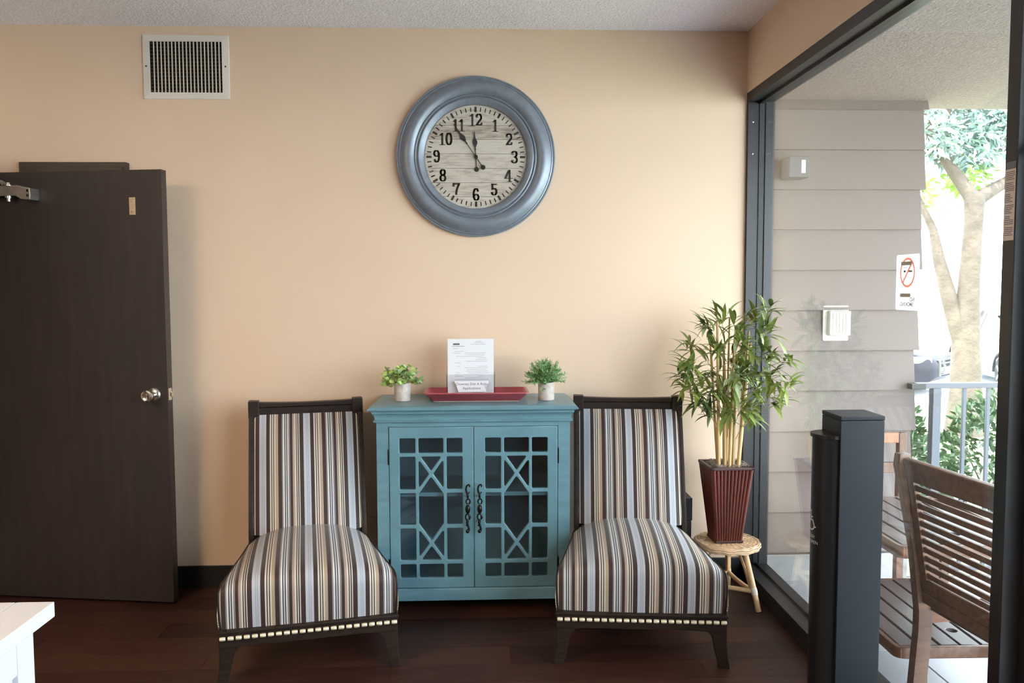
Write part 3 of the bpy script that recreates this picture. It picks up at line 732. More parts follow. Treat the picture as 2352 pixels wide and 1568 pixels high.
# --- striped slipper chairs
PER = .195
def fabric_uv(me, mode):
    uvl = me.uv_layers.new(name='fabric')
    for p in me.polygons:
        nx = abs(p.normal.x)
        for li in p.loop_indices:
            v = me.vertices[me.loops[li].vertex_index].co
            uvl.data[li].uv = (((v.z if nx > .86 else v.x)+.08*PER)/PER, v.z)
def grid(rows): # rows of equal-length point lists
    n = len(rows[0]); vs = [p for r_ in rows for p in r_]
    return vs, [(i*n+j, i*n+j+1, (i+1)*n+j+1, (i+1)*n+j) for i in range(len(rows)-1) for j in range(n-1)]
def make_chair(label, loc, rz):
    t = thing('slipper_chair', label, 'chair', loc, rz, 'striped slipper chairs')
    # seat upholstery: profile front-bottom -> crease -> top -> rear
    pr = [(-.430, .212, .326, .0), (-.436, .25, .329, .0), (-.440, .30, .331, .004), (-.441, .345, .331, .010), (-.438, .378, .330, .016), (-.425, .402, .327, .022), (-.40, .417, .323, .028), (-.34, .430, .314, .036), (-.25, .440, .302, .044), (-.15, .446, .290, .050), (-.05, .447, .279, .055), (.05, .444, .269, .056), (.12, .438, .262, .054), (.18, .428, .257, .050)]
    rows = []
    NC = 28
    for (y, z, hw_, cr) in pr:
        rw = []
        for i in range(NC+1):
            u = -1+2*i/NC; e = abs(u)**3
            rw.append((u*hw_, y+.012*(u*u) if y < -.38 else y, z-cr*e*1.5))
        rows.append(rw)
    vs, fs = grid(rows); m_ = MB(); m_.add(vs, fs)
    # side panels follow the edge down to the rail, bulging slightly
    for s_, ci in ((-1, 0), (1, NC)):
        rr = []
        for q in range(5):
            rr.append([(p[0]+s_*.006*math.sin(math.pi*q/4), p[1], p[2]+(.212-p[2])*q/4) for p in [r_[ci] for r_ in rows]])
        m_.add(*grid(rr))
    so_ = m_.build('seat', 'stripe_fabric', t, smooth=50, weld=True); fabric_uv(so_.data, 0)
    for s_, ci in ((-1, 0), (1, NC)):
        pts = [r_[ci] for r_ in rows]
        MB().tube(pts, .004, 6).build('piping', 'dark_wood', so_, smooth=60)
    # back cushion
    rows = []
    for k in range(17):
        v = k/16; z = .400+.505*v; y = .150+.193*v**1.12
        rw = []
        for i in range(NC+1):
            u = -1+2*i/NC
            hwid = .237+.004*v
            blg = (1-abs(u)**3.2)*(1-(max(0, v-.55)/.45)**3.5)*.050+.004
            rw.append((u*hwid, y-blg, z))
        rows.append(rw)
    # rounded top shoulders
    for k in (15, 16):
        sh = .004 if k == 15 else .014
        rows[k] = [(x-math.copysign(sh, x)*abs(x/.241)**6, y, z) for (x, y, z) in rows[k]]
    m_ = MB(); m_.add(*grid(rows))
    m_.add(*grid([[(x, y, z) for (x, y, z) in [r_[0] for r_ in rows]], [(x-.001, .17+.205*((z-.4)/.535)**1.12, z) for (x, y, z) in [r_[0] for r_ in rows]]]))
    m_.add(*grid([[(x, y, z) for (x, y, z) in [r_[-1] for r_ in rows]], [(x+.001, .17+.205*((z-.4)/.535)**1.12, z) for (x, y, z) in [r_[-1] for r_ in rows]]]))
    b_ = m_.build('backrest', 'stripe_fabric', t, smooth=50, weld=True); fabric_uv(b_.data, 1)
    # back frame: posts, crest rail, rear panel
    def yb(z): return .150+.205*max(0, (z-.4)/.535)**1.12
    for s_ in (-1, 1):
        secs = []
        for z in (.20, .30, .40, .52, .64, .76, .86, .94, .967):
            y0 = yb(z)-.006; x0, x1 = s_*.236, s_*.258
            secs.append([(x0, y0, z), (x1, y0, z), (x1, y0+.045, z), (x0, y0+.045, z)])
        MB().loft(secs).build('back_post', 'dark_wood', t, bevel=.002, smooth=40)
        MB().box((s_*.236, yb(.94)+.006, .928), (.048, .056, .080)).build('crest_block', 'dark_wood', t, bevel=.003)
    cr = MB(); secs = []
    for i in range(13):
        u = -1+2*i/12; x = u*.222; dz = -.006*(1-u*u); y = yb(.94)+.010+.006*(1-u*u)
        secs.append([(x, y-.014, .892), (x, y-.018, .896), (x, y-.018, .934), (x, y-.025, .940), (x, y-.025, .961+dz), (x, y+.018, .961+dz), (x, y+.018, .892)])
    cr.loft(secs).build('crest_rail', 'dark_wood', t, smooth=40)
    secs = [[(-.238, yb(z)+.012, z), (.238, yb(z)+.012, z), (.238, yb(z)+.034, z), (-.238, yb(z)+.034, z)] for z in (.24, .40, .52, .64, .76, .86, .93)]
    MB().loft(secs).build('back_panel', 'dark_wood', t, smooth=40)
    # seat rails
    MB().prism([(-.332, .206), (.332, .206), (.332, .150), (.27, .146), (.2, .150), (-.2, .150), (-.27, .146), (-.332, .150)], -.440, -.405, 'y').build('front_rail', 'dark_wood', t, bevel=.003)
    MB().span((-.336, -.446, .202), (.336, -.40, .214)).build('rail_lip', 'dark_wood', t, bevel=.004)
    for s_ in (-1, 1):
        MB().prism([(-.40, .15), (.20, .15), (.20, .21), (-.40, .21)], 0, -s_*.025, 'x').build('side_rail', 'dark_wood', t).location = (s_*.300, 0, 0)
        s2 = t.children[-1]; s2.rotation_euler = (0, 0, s_*R(6)); s2.location = (s_*.277, 0, 0)
    MB().span((-.25, .17, .15), (.25, .205, .21)).build('rear_rail', 'dark_wood', t)
    bd = None
    nb = 23
    for k in range(nb):
        x = -.318+k*.636/(nb-1)
        if bd is None:
            bd = MB().lathe([(.0085, -.0105), (.0098, -.008), (.0105, 0), (.0098, .008), (.0085, .0105)], 10, axis='x').build('bead', 'bead_ivory', t, smooth=50, loc=(x, -.441, .186))
            bd.data.transform(Matrix.Scale(.8, 4, (0, 0, 1)))
        else: inst(bd.data, 'bead', t, (x, -.441, .186))
    MB().span((-.332, -.4425, .174), (.332, -.438, .198)).build('bead_channel', 'dark_wood', t)
    # front legs: sabre shape, bracket at the inner top
    for s_ in (-1, 1):
        P = [(s_*.332, .165), (s_*.332, .10), (s_*.336, .05), (s_*.345, 0), (s_*.306, 0), (s_*.292, .05), (s_*.283, .095), (s_*.276, .125), (s_*.262, .142), (s_*.250, .152), (s_*.250, .165)]
        MB().prism(P, -.438, -.392, 'y').build('leg', 'dark_wood', t, bevel=.003)
        secs = []
        for z, dy, g in ((.16, 0, .024), (.10, .012, .022), (.05, .030, .019), (0, .055, .016)):
            secs.append([(s_*.240-g+s_*(.0), .185+dy-g, z), (s_*.240+g, .185+dy-g, z), (s_*.240+g, .185+dy+g, z), (s_*.240-g, .185+dy+g, z)])
        MB().loft(secs).build('leg', 'dark_wood', t, bevel=.002, smooth=40)
    return t
make_chair('striped slipper chair between the dark door and the teal cabinet', (-2.07, -.564, 0), R(12))
make_chair('striped slipper chair between the teal cabinet and the bamboo plant', (-.655, -.527, 0), R(-6))

# --- black box behind the chair
t = thing('black_bin', 'small black lidded box on the floor between a striped chair and wicker stool', 'box', (-.415, -.11, 0))
MB().span((-.11, -.085, 0), (.11, .085, .355)).build('body', 'black_plastic', t, bevel=.003)
MB().span((-.113, -.088, .358), (.113, .088, .468)).build('lid', 'black_plastic', t, bevel=.003)
# thin cable on the wall
tag(MB().tube([(-1.92, -.004, .345), (-1.87, -.004, .343), (-1.83, -.004, .337), (-1.80, -.004, .335)], .003, 6).build('wall_cable', 'cable', smooth=60), 'thin pale cable on the wall beside the teal cabinet', 'cable')

# --- wicker stool
SXc, SYc = -.158, -.285; SZ = .286
t = thing('wicker_stool', 'low round wicker stool with rattan legs under the planter', 'stool', (SXc, SYc, 0))
RS = .152
MB().lathe([(0, SZ-.030), (RS-.03, SZ-.030), (RS-.008, SZ-.024), (RS, SZ-.012), (RS-.004, SZ-.002), (RS-.02, SZ+.003), (0, SZ)], 40).build('seat', 'rattan', t, smooth=40)
wv = MB()
for k, (rr, zz) in enumerate(((RS-.004, SZ-.022), (RS+.001, SZ-.013), (RS-.002, SZ-.004))):
    pts = [(rr*math.cos(2*math.pi*i/72)*(1+.008*(-1)**(i//2+k)), rr*math.sin(2*math.pi*i/72)*(1+.008*(-1)**(i//2+k)), zz+.0015*(-1)**(i//3)) for i in range(73)]
    wv.tube(pts, .0052, 5, cap=False)
for k in range(9):
    rr = .02+k*.0155
    pts = [(rr*math.cos(2*math.pi*i/48), rr*math.sin(2*math.pi*i/48), SZ+.001+.0012*(-1)**(i+k)) for i in range(49)]
    wv.tube(pts, .004, 4, cap=False)
for i in range(24):
    a = 2*math.pi*i/24; wv.tube([(.012*math.cos(a), .012*math.sin(a), SZ+.002), ((RS-.006)*math.cos(a), (RS-.006)*math.sin(a), SZ+.0025)], .0028, 4)
wv.build('weave', 'rattan', t, smooth=60)
legs = [(R(-57), .190), (R(70), .170), (R(188), .178)]
ftp = []
for a, rf in legs:
    top = Vector((.108*math.cos(a), .108*math.sin(a), SZ-.028)); ft = Vector((rf*math.cos(a), rf*math.sin(a), 0)); ftp.append((top, ft))
    lg = MB().tube([top, top.lerp(ft, .5), ft], [.0125, .0135, .0125], 12).build('leg', 'rattan_pole', t, smooth=50)
    p = top.lerp(ft, .60); q = top.lerp(ft, .72)
    MB().tube([p, p.lerp(q, .5), q], [.0142, .0155, .0142], 12).build('binding', 'rattan_wrap', lg, smooth=50)
    inner = top.lerp(ft, .62)*1.0
    MB().tube([inner+Vector((-.02*math.cos(a), -.02*math.sin(a), 0)), top.lerp(ft, .3)+Vector((-.026*math.cos(a), -.026*math.sin(a), 0)), top+Vector((-.034*math.cos(a), -.034*math.sin(a), -.012)), top+Vector((-.07*math.cos(a), -.07*math.sin(a), .0))], .006, 8).build('brace', 'rattan_pole', t, smooth=50)
for i in range(3):
    a0, b0 = ftp[i], ftp[(i+1) % 3]; p = a0[0].lerp(a0[1], .67); q = b0[0].lerp(b0[1], .67); m = (p+q)/2; m = Vector((m.x*.72, m.y*.72, m.z))
    MB().tube([(1-s)**2*p+2*s*(1-s)*m+s*s*q for s in [i_/10 for i_ in range(11)]], .0105, 10).build('stretcher', 'rattan_pole', t, smooth=50)

# --- planter with bamboo
PX, PYy, PZ0 = -.168, -.285, SZ+.005
t = thing('potted_bamboo', 'tall artificial bamboo in a ribbed red-brown square planter on the wicker stool', 'plant', (PX, PYy, PZ0), R(2))
PH = .365; pt, pb = .098, .062
MB().loft([[(-pb+.006, -pb+.006, 0), (pb-.006, -pb+.006, 0), (pb-.006, pb-.006, 0), (-pb+.006, pb-.006, 0)], [(-pt+.006, -pt+.006, PH-.01), (pt-.006, -pt+.006, PH-.01), (pt-.006, pt-.006, PH-.01), (-pt+.006, pt-.006, PH-.01)], [(-pt+.012, -pt+.012, PH-.01), (pt-.012, -pt+.012, PH-.01), (pt-.012, pt-.012, PH-.01), (-pt+.012, pt-.012, PH-.01)], [(-pt+.013, -pt+.013, PH-.04), (pt-.013, -pt+.013, PH-.04), (pt-.013, pt-.013, PH-.04), (-pt+.013, pt-.013, PH-.04)]]).build('planter', 'planter_wood', t)
for side in range(4):
    rm = Matrix.Rotation(side*math.pi/2, 3, 'Z')
    for k in range(11):
        f = -1+2*(k+.5)/11
        p0 = rm @ Vector((f*(pb-.002), -pb+.004, .004)); p1 = rm @ Vector((f*(pt-.002), -pt+.004, PH-.012))
        MB().tube([p0, p0.lerp(p1, .5), p1], [.0056, .0070, .0088], 8).build('slat', 'planter_wood', t, smooth=60)
for side in range(4):
    rm = Matrix.Rotation(side*math.pi/2, 3, 'Z')
    m_ = MB(); pts = [rm @ Vector((x, -pt+.004, PH-.006)) for x in (-pt-.003, pt+.003)]
    m_.box((pts[0]+pts[1])/2, (2*pt+.010, .018, .013), rm).build('rim', 'planter_rim', t, bevel=.003)
    m_ = MB(); c = rm @ Vector((0, -pb+.002, .006)); m_.box(c, (2*pb+.006, .012, .012), rm).build('base_rim', 'planter_rim', t, bevel=.002)
rnd = random.Random(21)
ms = MB().lathe([(.082, PH-.035), (.084, PH-.018), (.06, PH-.008), (0, PH-.004)], 8)
for k in range(230):
    x, y = rnd.uniform(-.078, .078), rnd.uniform(-.078, .078); a = rnd.uniform(0, 6.28); r0 = rnd.uniform(.006, .014)
    ms.tube([(x+r0*math.cos(a+s), y+r0*math.sin(a+s), PH-.012+.012*rnd.random()+.004*s) for s in (0, .8, 1.7, 2.6, 3.5)], .0011, 3)
o = ms.build('moss', 'moss', t); o['kind'] = 'stuff'
canes = [(-.048, -.045, .70, -.02, -.01), (-.022, -.055, .50, -.005, .01), (-.004, -.060, .62, .01, -.02), (.020, -.040, .55, .012, .0), (.040, -.052, .66, .035, -.02), (.052, -.02, .60, .06, .02), (-.03, .02, .66, -.04, .03), (.012, .03, .72, .015, .02), (.03, .045, .58, .03, .035), (-.012, -.015, .60, -.01, .0)]
for (x, y, L, dx, dy) in canes:
    pts = []; rad = []
    for i in range(13):
        s = i/12; pts.append((x+dx*s, y+dy*s, PH-.03+L*s)); rad.append((.0088-.0035*s)*(1.10 if i % 3 == 0 else 1))
    MB().tube(pts, rad, 8).build('cane', 'cane', t, smooth=60)
def blade():
    pr_ = [(0, .0012), (.10, .0062), (.28, .0104), (.5, .0106), (.72, .0074), (.88, .0036), (1, .0002)]
    L = .104; vs = []; fs = []
    for (s, w_) in pr_:
        z = .012*math.sin(s*2.2)-.020*s*s
        vs += [(-w_, s*L, z+w_*.25), (0, s*L, z), (w_, s*L, z+w_*.25)]
    for i in range(len(pr_)-1):
        for j in (0, 1): fs.append((i*3+j, i*3+j+1, i*3+j+4, i*3+j+3))
    m_ = MB(); m_.add(vs, fs); return m_
bl_ = []
for mn in ('leaf_bamboo', 'leaf_bamboo_dark', 'leaf_bamboo_pale'):
    o = blade().build('leaf', mn, t, smooth=179); bl_.append(o.data); bpy.data.objects.remove(o)
# sprays of leaves: world-space centres (x, y, z), number of leaves, spread, palette weights
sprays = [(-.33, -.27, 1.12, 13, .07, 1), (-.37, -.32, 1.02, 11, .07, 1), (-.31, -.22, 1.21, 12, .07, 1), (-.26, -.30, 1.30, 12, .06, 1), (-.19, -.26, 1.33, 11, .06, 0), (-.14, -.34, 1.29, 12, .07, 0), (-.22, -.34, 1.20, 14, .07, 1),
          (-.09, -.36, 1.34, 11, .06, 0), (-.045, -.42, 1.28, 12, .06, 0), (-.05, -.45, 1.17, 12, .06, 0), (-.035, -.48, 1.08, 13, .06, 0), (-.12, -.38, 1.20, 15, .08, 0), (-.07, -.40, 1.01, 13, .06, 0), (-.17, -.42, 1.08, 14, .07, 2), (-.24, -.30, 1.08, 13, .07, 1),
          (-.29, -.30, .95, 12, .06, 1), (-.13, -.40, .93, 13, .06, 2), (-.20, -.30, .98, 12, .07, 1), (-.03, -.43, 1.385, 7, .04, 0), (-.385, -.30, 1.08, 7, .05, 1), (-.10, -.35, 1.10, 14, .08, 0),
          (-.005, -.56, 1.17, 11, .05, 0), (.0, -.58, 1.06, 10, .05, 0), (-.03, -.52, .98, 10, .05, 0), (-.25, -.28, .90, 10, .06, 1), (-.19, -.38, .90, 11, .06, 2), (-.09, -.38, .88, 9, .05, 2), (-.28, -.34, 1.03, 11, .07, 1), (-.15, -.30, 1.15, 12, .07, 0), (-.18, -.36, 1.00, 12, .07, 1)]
rnd = random.Random(33); tw = MB(); nbl = 0; extra = MB()
random.Random(8).shuffle(sprays)
for (x, y, z, nl, sp, pal) in sprays:
    c = Vector((x-PX, y-PYy, z-PZ0))
    ax = Vector((c.x*.35, c.y*.35-.01, c.z-.10-.05*rnd.random())); ax.z = max(ax.z, PH+.12)
    tw.tube([ax, (ax+c)/2+Vector((0, 0, .018)), c], [.0022, .0018, .001], 5)
    out = Vector((c.x, c.y, .03)).normalized()
    for k in range(int(nl*1.9)):
        d = (out*.55+Vector((rnd.uniform(-1, 1), rnd.uniform(-1, 1), rnd.uniform(-.75, .8)))).normalized()
        p = c+Vector((rnd.uniform(-1, 1), rnd.uniform(-1, 1), rnd.uniform(-1, 1)))*sp*.45
        q = d.to_track_quat('Y', 'Z').to_euler()
        sc = rnd.uniform(.65, 1.15)
        tip = p+d*.104*sc
        wx, wy = tip.x+PX, tip.y+PYy
        if wx > .052 or wy > -.012 or p.x+PX > .052: continue
        tw.tube([c, p], .0008, 3, cap=False)
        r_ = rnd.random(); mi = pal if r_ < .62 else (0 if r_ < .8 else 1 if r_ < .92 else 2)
        nbl += 1
        if nbl <= 290: inst(bl_[mi], 'leaf', t, p, q, (sc, sc, sc))
        else:
            M_ = Matrix.LocRotScale(p, q, Vector((sc, sc, sc)))
            extra.add([M_ @ v.co for v in bl_[0].vertices], [tuple(f.vertices) for f in bl_[0].polygons])
if extra.v: o = extra.build('inner_foliage', 'leaf_bamboo', t, smooth=179); o['kind'] = 'stuff'
tw.build('twigs', 'twig', t)

# --- door opener bollard
t = thing('door_opener_post', 'square black push-to-open post beside the glass', 'post', (-.093, -1.425, 0))
MB().span((-.0725, -.072, 0), (.0725, .072, 1.055)).build('column', 'bollard_paint', t, bevel=.0025)
MB().span((-.0735, -.073, 1.056), (.0735, .073, 1.070)).build('cap', 'bollard_paint', t, bevel=.003)
P = [(-.0725, -.060)]+[(-.0725-.058*math.sin(R(a)), -.060*math.cos(R(a))) for a in range(12, 180, 12)]+[(-.0725, .060)]
MB().prism(P, .10, .992, 'z').build('push_cover', 'black_plastic', t, smooth=40)
P2 = [(-.0725, -.066)]+[(-.0725-.064*math.sin(R(a)), -.066*math.cos(R(a))) for a in range(12, 180, 12)]+[(-.0725, .066)]
pc = MB().prism(P2, .992, 1.004, 'z').build('cover_lid', 'black_plastic', t, bevel=.001)
# decal: wheelchair symbol and words wrapped on the cover (built flat, then bent round it)
def bend_decal(me, z):
    for v in me.vertices:
        a = v.co.x/.060; zz = v.co.y+z
        nx, ny = -math.cos(a), -math.sin(a)
        v.co = Vector((-.0725+nx*.0590, ny*.0610, zz))
dm = MB()
def stroke(P, r_=.0022): 
    for a, b in zip(P[:-1], P[1:]):
        a, b = Vector((*a, 0)), Vector((*b, 0)); dd = (b-a); n_ = Vector((-dd.y, dd.x, 0)).normalized()*r_
        for i in range(2):
            p, q = a.lerp(b, i/2), a.lerp(b, (i+1)/2); dm.add([p-n_, q-n_, q+n_, p+n_], [(0, 1, 2, 3)])
stroke([(-.004, .036), (-.003, .014), (.010, .013), (.018, -.008), (.024, -.006)]); stroke([(-.0035, .024), (.008, .024)])
stroke(E_(.0, -.002, .017, .017, 110, 345, 16)); stroke(E_(-.005, .043, .0025, .0025, 0, 360, 8), .0025)
dc = dm.build('access_symbol', 'decal_white', t); bend_decal(dc.data, .700)
me = text_mesh('PUSH\nTO OPEN', .0155); 
o = link(me, 'lettering', 'decal_white', t); bend_decal(me, .650)

# --- sticker on the post, sign on the glass
t = thing('post_sticker', 'narrow printed notice sticker on the black window post', 'sticker', (-.0012, (PY0+PY1)/2, 1.695))
MB().span((0, -.020, -.095), (.001, .020, .082)).build('sheet', 'sticker_paper', t)
MB().span((-.0003, -.020, .083), (.001, .020, .100)).build('heading_band', 'sticker_head', t)
pm = MB(); z = .074; rnd = random.Random(2); k = 0
while z > -.09:
    if k % 6 != 5: pm.span((-.0004, -.017+rnd.choice((0, 0, .006, .014)), z), (0, .016, z+.0016))
    z -= .0046; k += 1
pm.build('print_lines', 'print_dark', t)
t = thing('no_smoking_sign', 'white no smoking sign taped to the glass, seen from behind', 'sign', (GX+.0042, -1.440, 1.500))
P = round_poly([(-.072, -.091), (.072, -.091), (.072, .091), (-.072, .091)], .008)
MB().add([(0, p[0], p[1]) for p in P], [tuple(range(len(P)))]).build('sheet', 'paper_backlit', t)
rg = MB(); n = 40
o_ = [( .047*math.cos(2*math.pi*i/n), .032+.049*math.sin(2*math.pi*i/n)) for i in range(n)]
i_ = [( .039*math.cos(2*math.pi*i/n), .032+.041*math.sin(2*math.pi*i/n)) for i in range(n)]
YX = lambda p, h=-.0006: (h, p[0], p[1])
rg.add([YX(p) for p in o_]+[YX(p) for p in i_], [(i, (i+1) % n, (i+1) % n+n, i+n) for i in range(n)])
# seen from indoors the slash runs from lower left to upper right; local +y is the left side
rg.add([YX((.030, .002)), YX((.024, -.003)), YX((-.030, .062)), YX((-.024, .067))], [(0, 1, 2, 3)])
rg.build('prohibition_ring', 'sign_red_backlit', t)
ck = MB()
for (a, b) in ((-.030, -.008), (.010, .024)): ck.add([YX((a, .033), -.0007), YX((b, .033), -.0007), YX((b, .039), -.0007), YX((a, .039), -.0007)], [(0, 1, 2, 3)])
for k in range(9):
    a = k*.7; ck.add([YX((.012+.012*math.cos(a), .055+.008*math.sin(a)), -.0007), YX((.012+.012*math.cos(a+.8), .055+.008*math.sin(a+.8)), -.0007), YX((.012+.010*math.cos(a+.8), .055+.006*math.sin(a+.8)), -.0007), YX((.012+.010*math.cos(a), .055+.006*math.sin(a)), -.0007)], [(0, 1, 2, 3)])
ck.build('cigarette_mark', 'sign_ink', t)
for (a, b, c, d) in ((-.024, .040, .056, .068), (-.022, .042, -.048, -.036)):
    MB().span((-.0011, a, c), (-.0004, b, d)).build('tape_strip', 'tape', t)
me = text_mesh('SMOKING', .0185, offset=.0005); me2 = text_mesh('NO', .0185, offset=.0005)
for m_, yy, zz in ((me, .000, -.072), (me2, -.034, -.056)):
    # text meant to be read from outdoors: its x axis points along +y ... mirrored as seen from inside
    for v in m_.vertices: v.co = Vector((-.0008, v.co.x, v.co.y))
    link(m_, 'lettering', 'sign_ink', t, (0, yy, zz))

# --- white table in the corner of the view
t = thing('white_table', 'white painted plank-top table near the dark door', 'table', (-2.65, -2.55, 0))
x1, y1 = .318, .412    # far right corner of the top in local space
for k in range(5):
    a = x1-k*.0905; MB().span((a-.0885, -y1, .714), (a, y1, .750)).build('top_plank', 'table_white', t, bevel=.0022)
MB().span((x1-.447, -y1+.002, .716), (x1-.001, y1-.002, .744)).build('top_core', 'table_white', t)
for (lx, ly) in ((x1-.003, y1-.078), (x1-.003, -y1+.05), (x1-.40, y1-.078), (x1-.40, -y1+.05)):
    MB().span((lx-.058, ly-.066, 0), (lx-.006, ly, .715)).build('leg', 'table_white', t, bevel=.002)
MB().span((x1-.030, -y1+.05, .640), (x1-.010, y1-.144, .715)).build('apron', 'table_white', t, bevel=.002)
MB().span((x1-.42, y1-.12, .640), (x1-.06, y1-.10, .715)).build('apron', 'table_white', t, bevel=.002)
MB().span((x1-.034, -y1+.05, .08), (x1-.022, y1-.144, .640)).build('side_panel', 'table_white', t)

# --- ceiling lights behind the viewpoint
for k, (lx, ly, lb_) in enumerate(((-3.8, -3.2, 'flat rectangular ceiling light panel nearer the clock wall'), (-3.9, -5.6, 'flat rectangular ceiling light panel nearer the street end'))):
    t = thing('ceiling_light', lb_, 'ceiling light', (lx, ly, H), group='ceiling light panels')
    MB().loft([[(a*.62, b*.32, 0) for a, b in ((-1, -1), (1, -1), (1, 1), (-1, 1))], [(a*.62, b*.32, -.03) for a, b in ((-1, -1), (1, -1), (1, 1), (-1, 1))], [(a*.58, b*.28, -.03) for a, b in ((-1, -1), (1, -1), (1, 1), (-1, 1))], [(a*.58, b*.28, -.005) for a, b in ((-1, -1), (1, -1), (1, 1), (-1, 1))]]).build('frame', 'white_metal', t)
    MB().span((-.579, -.279, -.024), (.579, .279, -.018)).build('diffuser', 'lamp_diffuser', t)

# =================================================================== OUTDOOR THINGS
# siding fittings
t = thing('junction_box', 'grey outdoor box with a white label, high on the lap siding', 'box', (.36, SY-.01, 2.118))
MB().span((-.062, -.12, -.055), (.048, 0, .055)).build('body', 'grey_box', t, bevel=.004)
MB().span((0.002, -.1215, -.034), (.024, -.1195, .034)).build('label_plate', 'white_plastic', t)
MB().span((-.055, -.1212, -.045), (-.051, -.1197, -.041)).span((.038, -.1212, .041), (.042, -.1197, .045)).build('screws', 'sign_ink', t)
t = thing('door_chime', 'white wall chime with a ribbed cover on the lap siding', 'chime', (.616, SY-.006, 1.290))
MB().prism(round_poly([(-.072, -.096), (.068, -.096), (.068, .096), (-.072, .096)], .008), 0, -.010, 'y').build('plate', 'white_plastic', t, bevel=.002)
MB().span((-.050, -.046, -.066), (.066, -.010, .068)).build('cover', 'cream_plastic', t, bevel=.006)
for k in range(5): MB().span((-.034+k*.018, -.048, -.052), (-.020+k*.018, -.045, .058)).build('rib', 'cream_plastic', t, bevel=.002)
# railing
t = thing('porch_railing', 'grey metal railing with square balusters at the porch edge', 'railing', (1.06, .28, PZ))
RZ = 1.115
MB().span((-.02, -.022, RZ-.030), (1.85, .022, RZ)).build('top_rail', 'rail_metal', t, bevel=.004)
MB().span((-.05, -.026, RZ-.034), (.03, .026, RZ-.004)).build('bracket', 'black_metal', t, bevel=.003)
MB().span((.0, -.012, .07), (1.85, .012, .095)).build('bottom_rail', 'rail_metal', t, bevel=.002)
MB().span((.072, -.023, 0), (.118, .023, RZ-.03)).build('post', 'rail_metal', t, bevel=.003)
MB().span((1.70, -.023, 0), (1.746, .023, RZ-.03)).build('post', 'rail_metal', t, bevel=.003)
bm_ = MB().span((-.009, -.009, .09), (.009, .009, RZ-.03)).build('baluster', 'rail_metal', t, bevel=.0015, loc=(.257, 0, 0))
for k in range(1, 11): inst(bm_.data, 'baluster', t, (.257+k*.1335, 0, 0))
# patio furniture
def slat_chair(label, loc, rz, W=.50):
    """local: back along x (0..W), faces -y; origin at the rear post"""
    t = thing('patio_chair', label, 'chair', loc, rz)
    BH = 1.045
    for x in (0, W):
        secs = []
        for z, dy in ((0, .03), (.40, 0), (.47, .0), (.7, .03), (.92, .075), (1.0, .095), (1.03, .10), (BH, .098)):
            g = .028 if z < 1.02 else .020
            secs.append([(x-.018, dy-g, z), (x+.018, dy-g, z), (x+.018, dy+g, z), (x-.018, dy+g, z)])
        MB().loft(secs).build('back_post', 'patio_wood', t, bevel=.004, smooth=40)
    def yb(z): return .0+.075*max(0, (z-.47)/.45)**1.1
    MB().box((W/2, yb(.992), .992), (W-.03, .024, .082), Matrix.Rotation(R(-12), 3, 'X')).build('crest_rail', 'patio_wood', t, bevel=.006)
    for x in (.038, W-.038): MB().loft([[(x-.016, yb(z)-.011, z), (x+.016, yb(z)-.011, z), (x+.016, yb(z)+.011, z), (x-.016, yb(z)+.011, z)] for z in (.55, .62, .78, .96)]).build('back_stile', 'patio_wood', t)
    for k in range(11):
        z = .930-k*.0318
        MB().box((W/2, yb(z), z), (W-.10, .010, .0215), Matrix.Rotation(R(-9), 3, 'X')).build('slat', 'patio_wood', t, bevel=.002, seg=1)
    MB().box((W/2, yb(.575), .573), (W-.03, .022, .050), Matrix.Rotation(R(-9), 3, 'X')).build('lower_rail', 'patio_wood', t, bevel=.003)
    MB().box((W/2, yb(.525), .524), (W-.03, .022, .044), Matrix.Rotation(R(-9), 3, 'X')).build('lower_rail', 'patio_wood', t, bevel=.003)
    for x in (.0, W):
        MB().span((x-.02, -.37, 0), (x+.02, -.33, .46)).build('leg', 'patio_wood', t, bevel=.003)
        MB().span((x-.014, -.36, .42), (x+.014, .0, .47)).build('seat_rail', 'patio_wood_pale_lit', t, bevel=.003)
    for k in range(5): MB().span((-.02, -.38+k*.075, .47), (W+.02, -.32+k*.075, .486)).build('seat_slat', 'patio_slat', t, bevel=.003)
    return t
slat_chair('brown wooden patio chair with a tall slatted back, beside the black window post', (.336, -1.722, PZ), R(97))
# far chair with two open rails
t = thing('patio_chair', 'brown wooden patio chair with two open back rails, against the lap siding', 'chair', (.50, .12, PZ))
for x in (0, .40):
    MB().span((x-.02, .0, 0), (x+.02, .04, .868)).build('back_post', 'patio_wood', t, bevel=.004)
    MB().span((x-.02, -.42, 0), (x+.02, -.38, .40)).build('leg', 'patio_wood', t, bevel=.003)
    MB().span((x-.015, -.40, .35), (x+.015, .02, .40)).build('seat_rail', 'patio_wood', t, bevel=.003)
MB().span((0, .005, .815), (.40, .035, .868)).build('back_rail', 'patio_wood_pale_lit', t, bevel=.004)
MB().span((0, .005, .655), (.40, .035, .710)).build('back_rail', 'patio_wood', t, bevel=.004)
for k in range(6): MB().span((-.02, -.43+k*.07, .40), (.42, -.372+k*.07, .418)).build('seat_slat', 'patio_wood', t, bevel=.003)
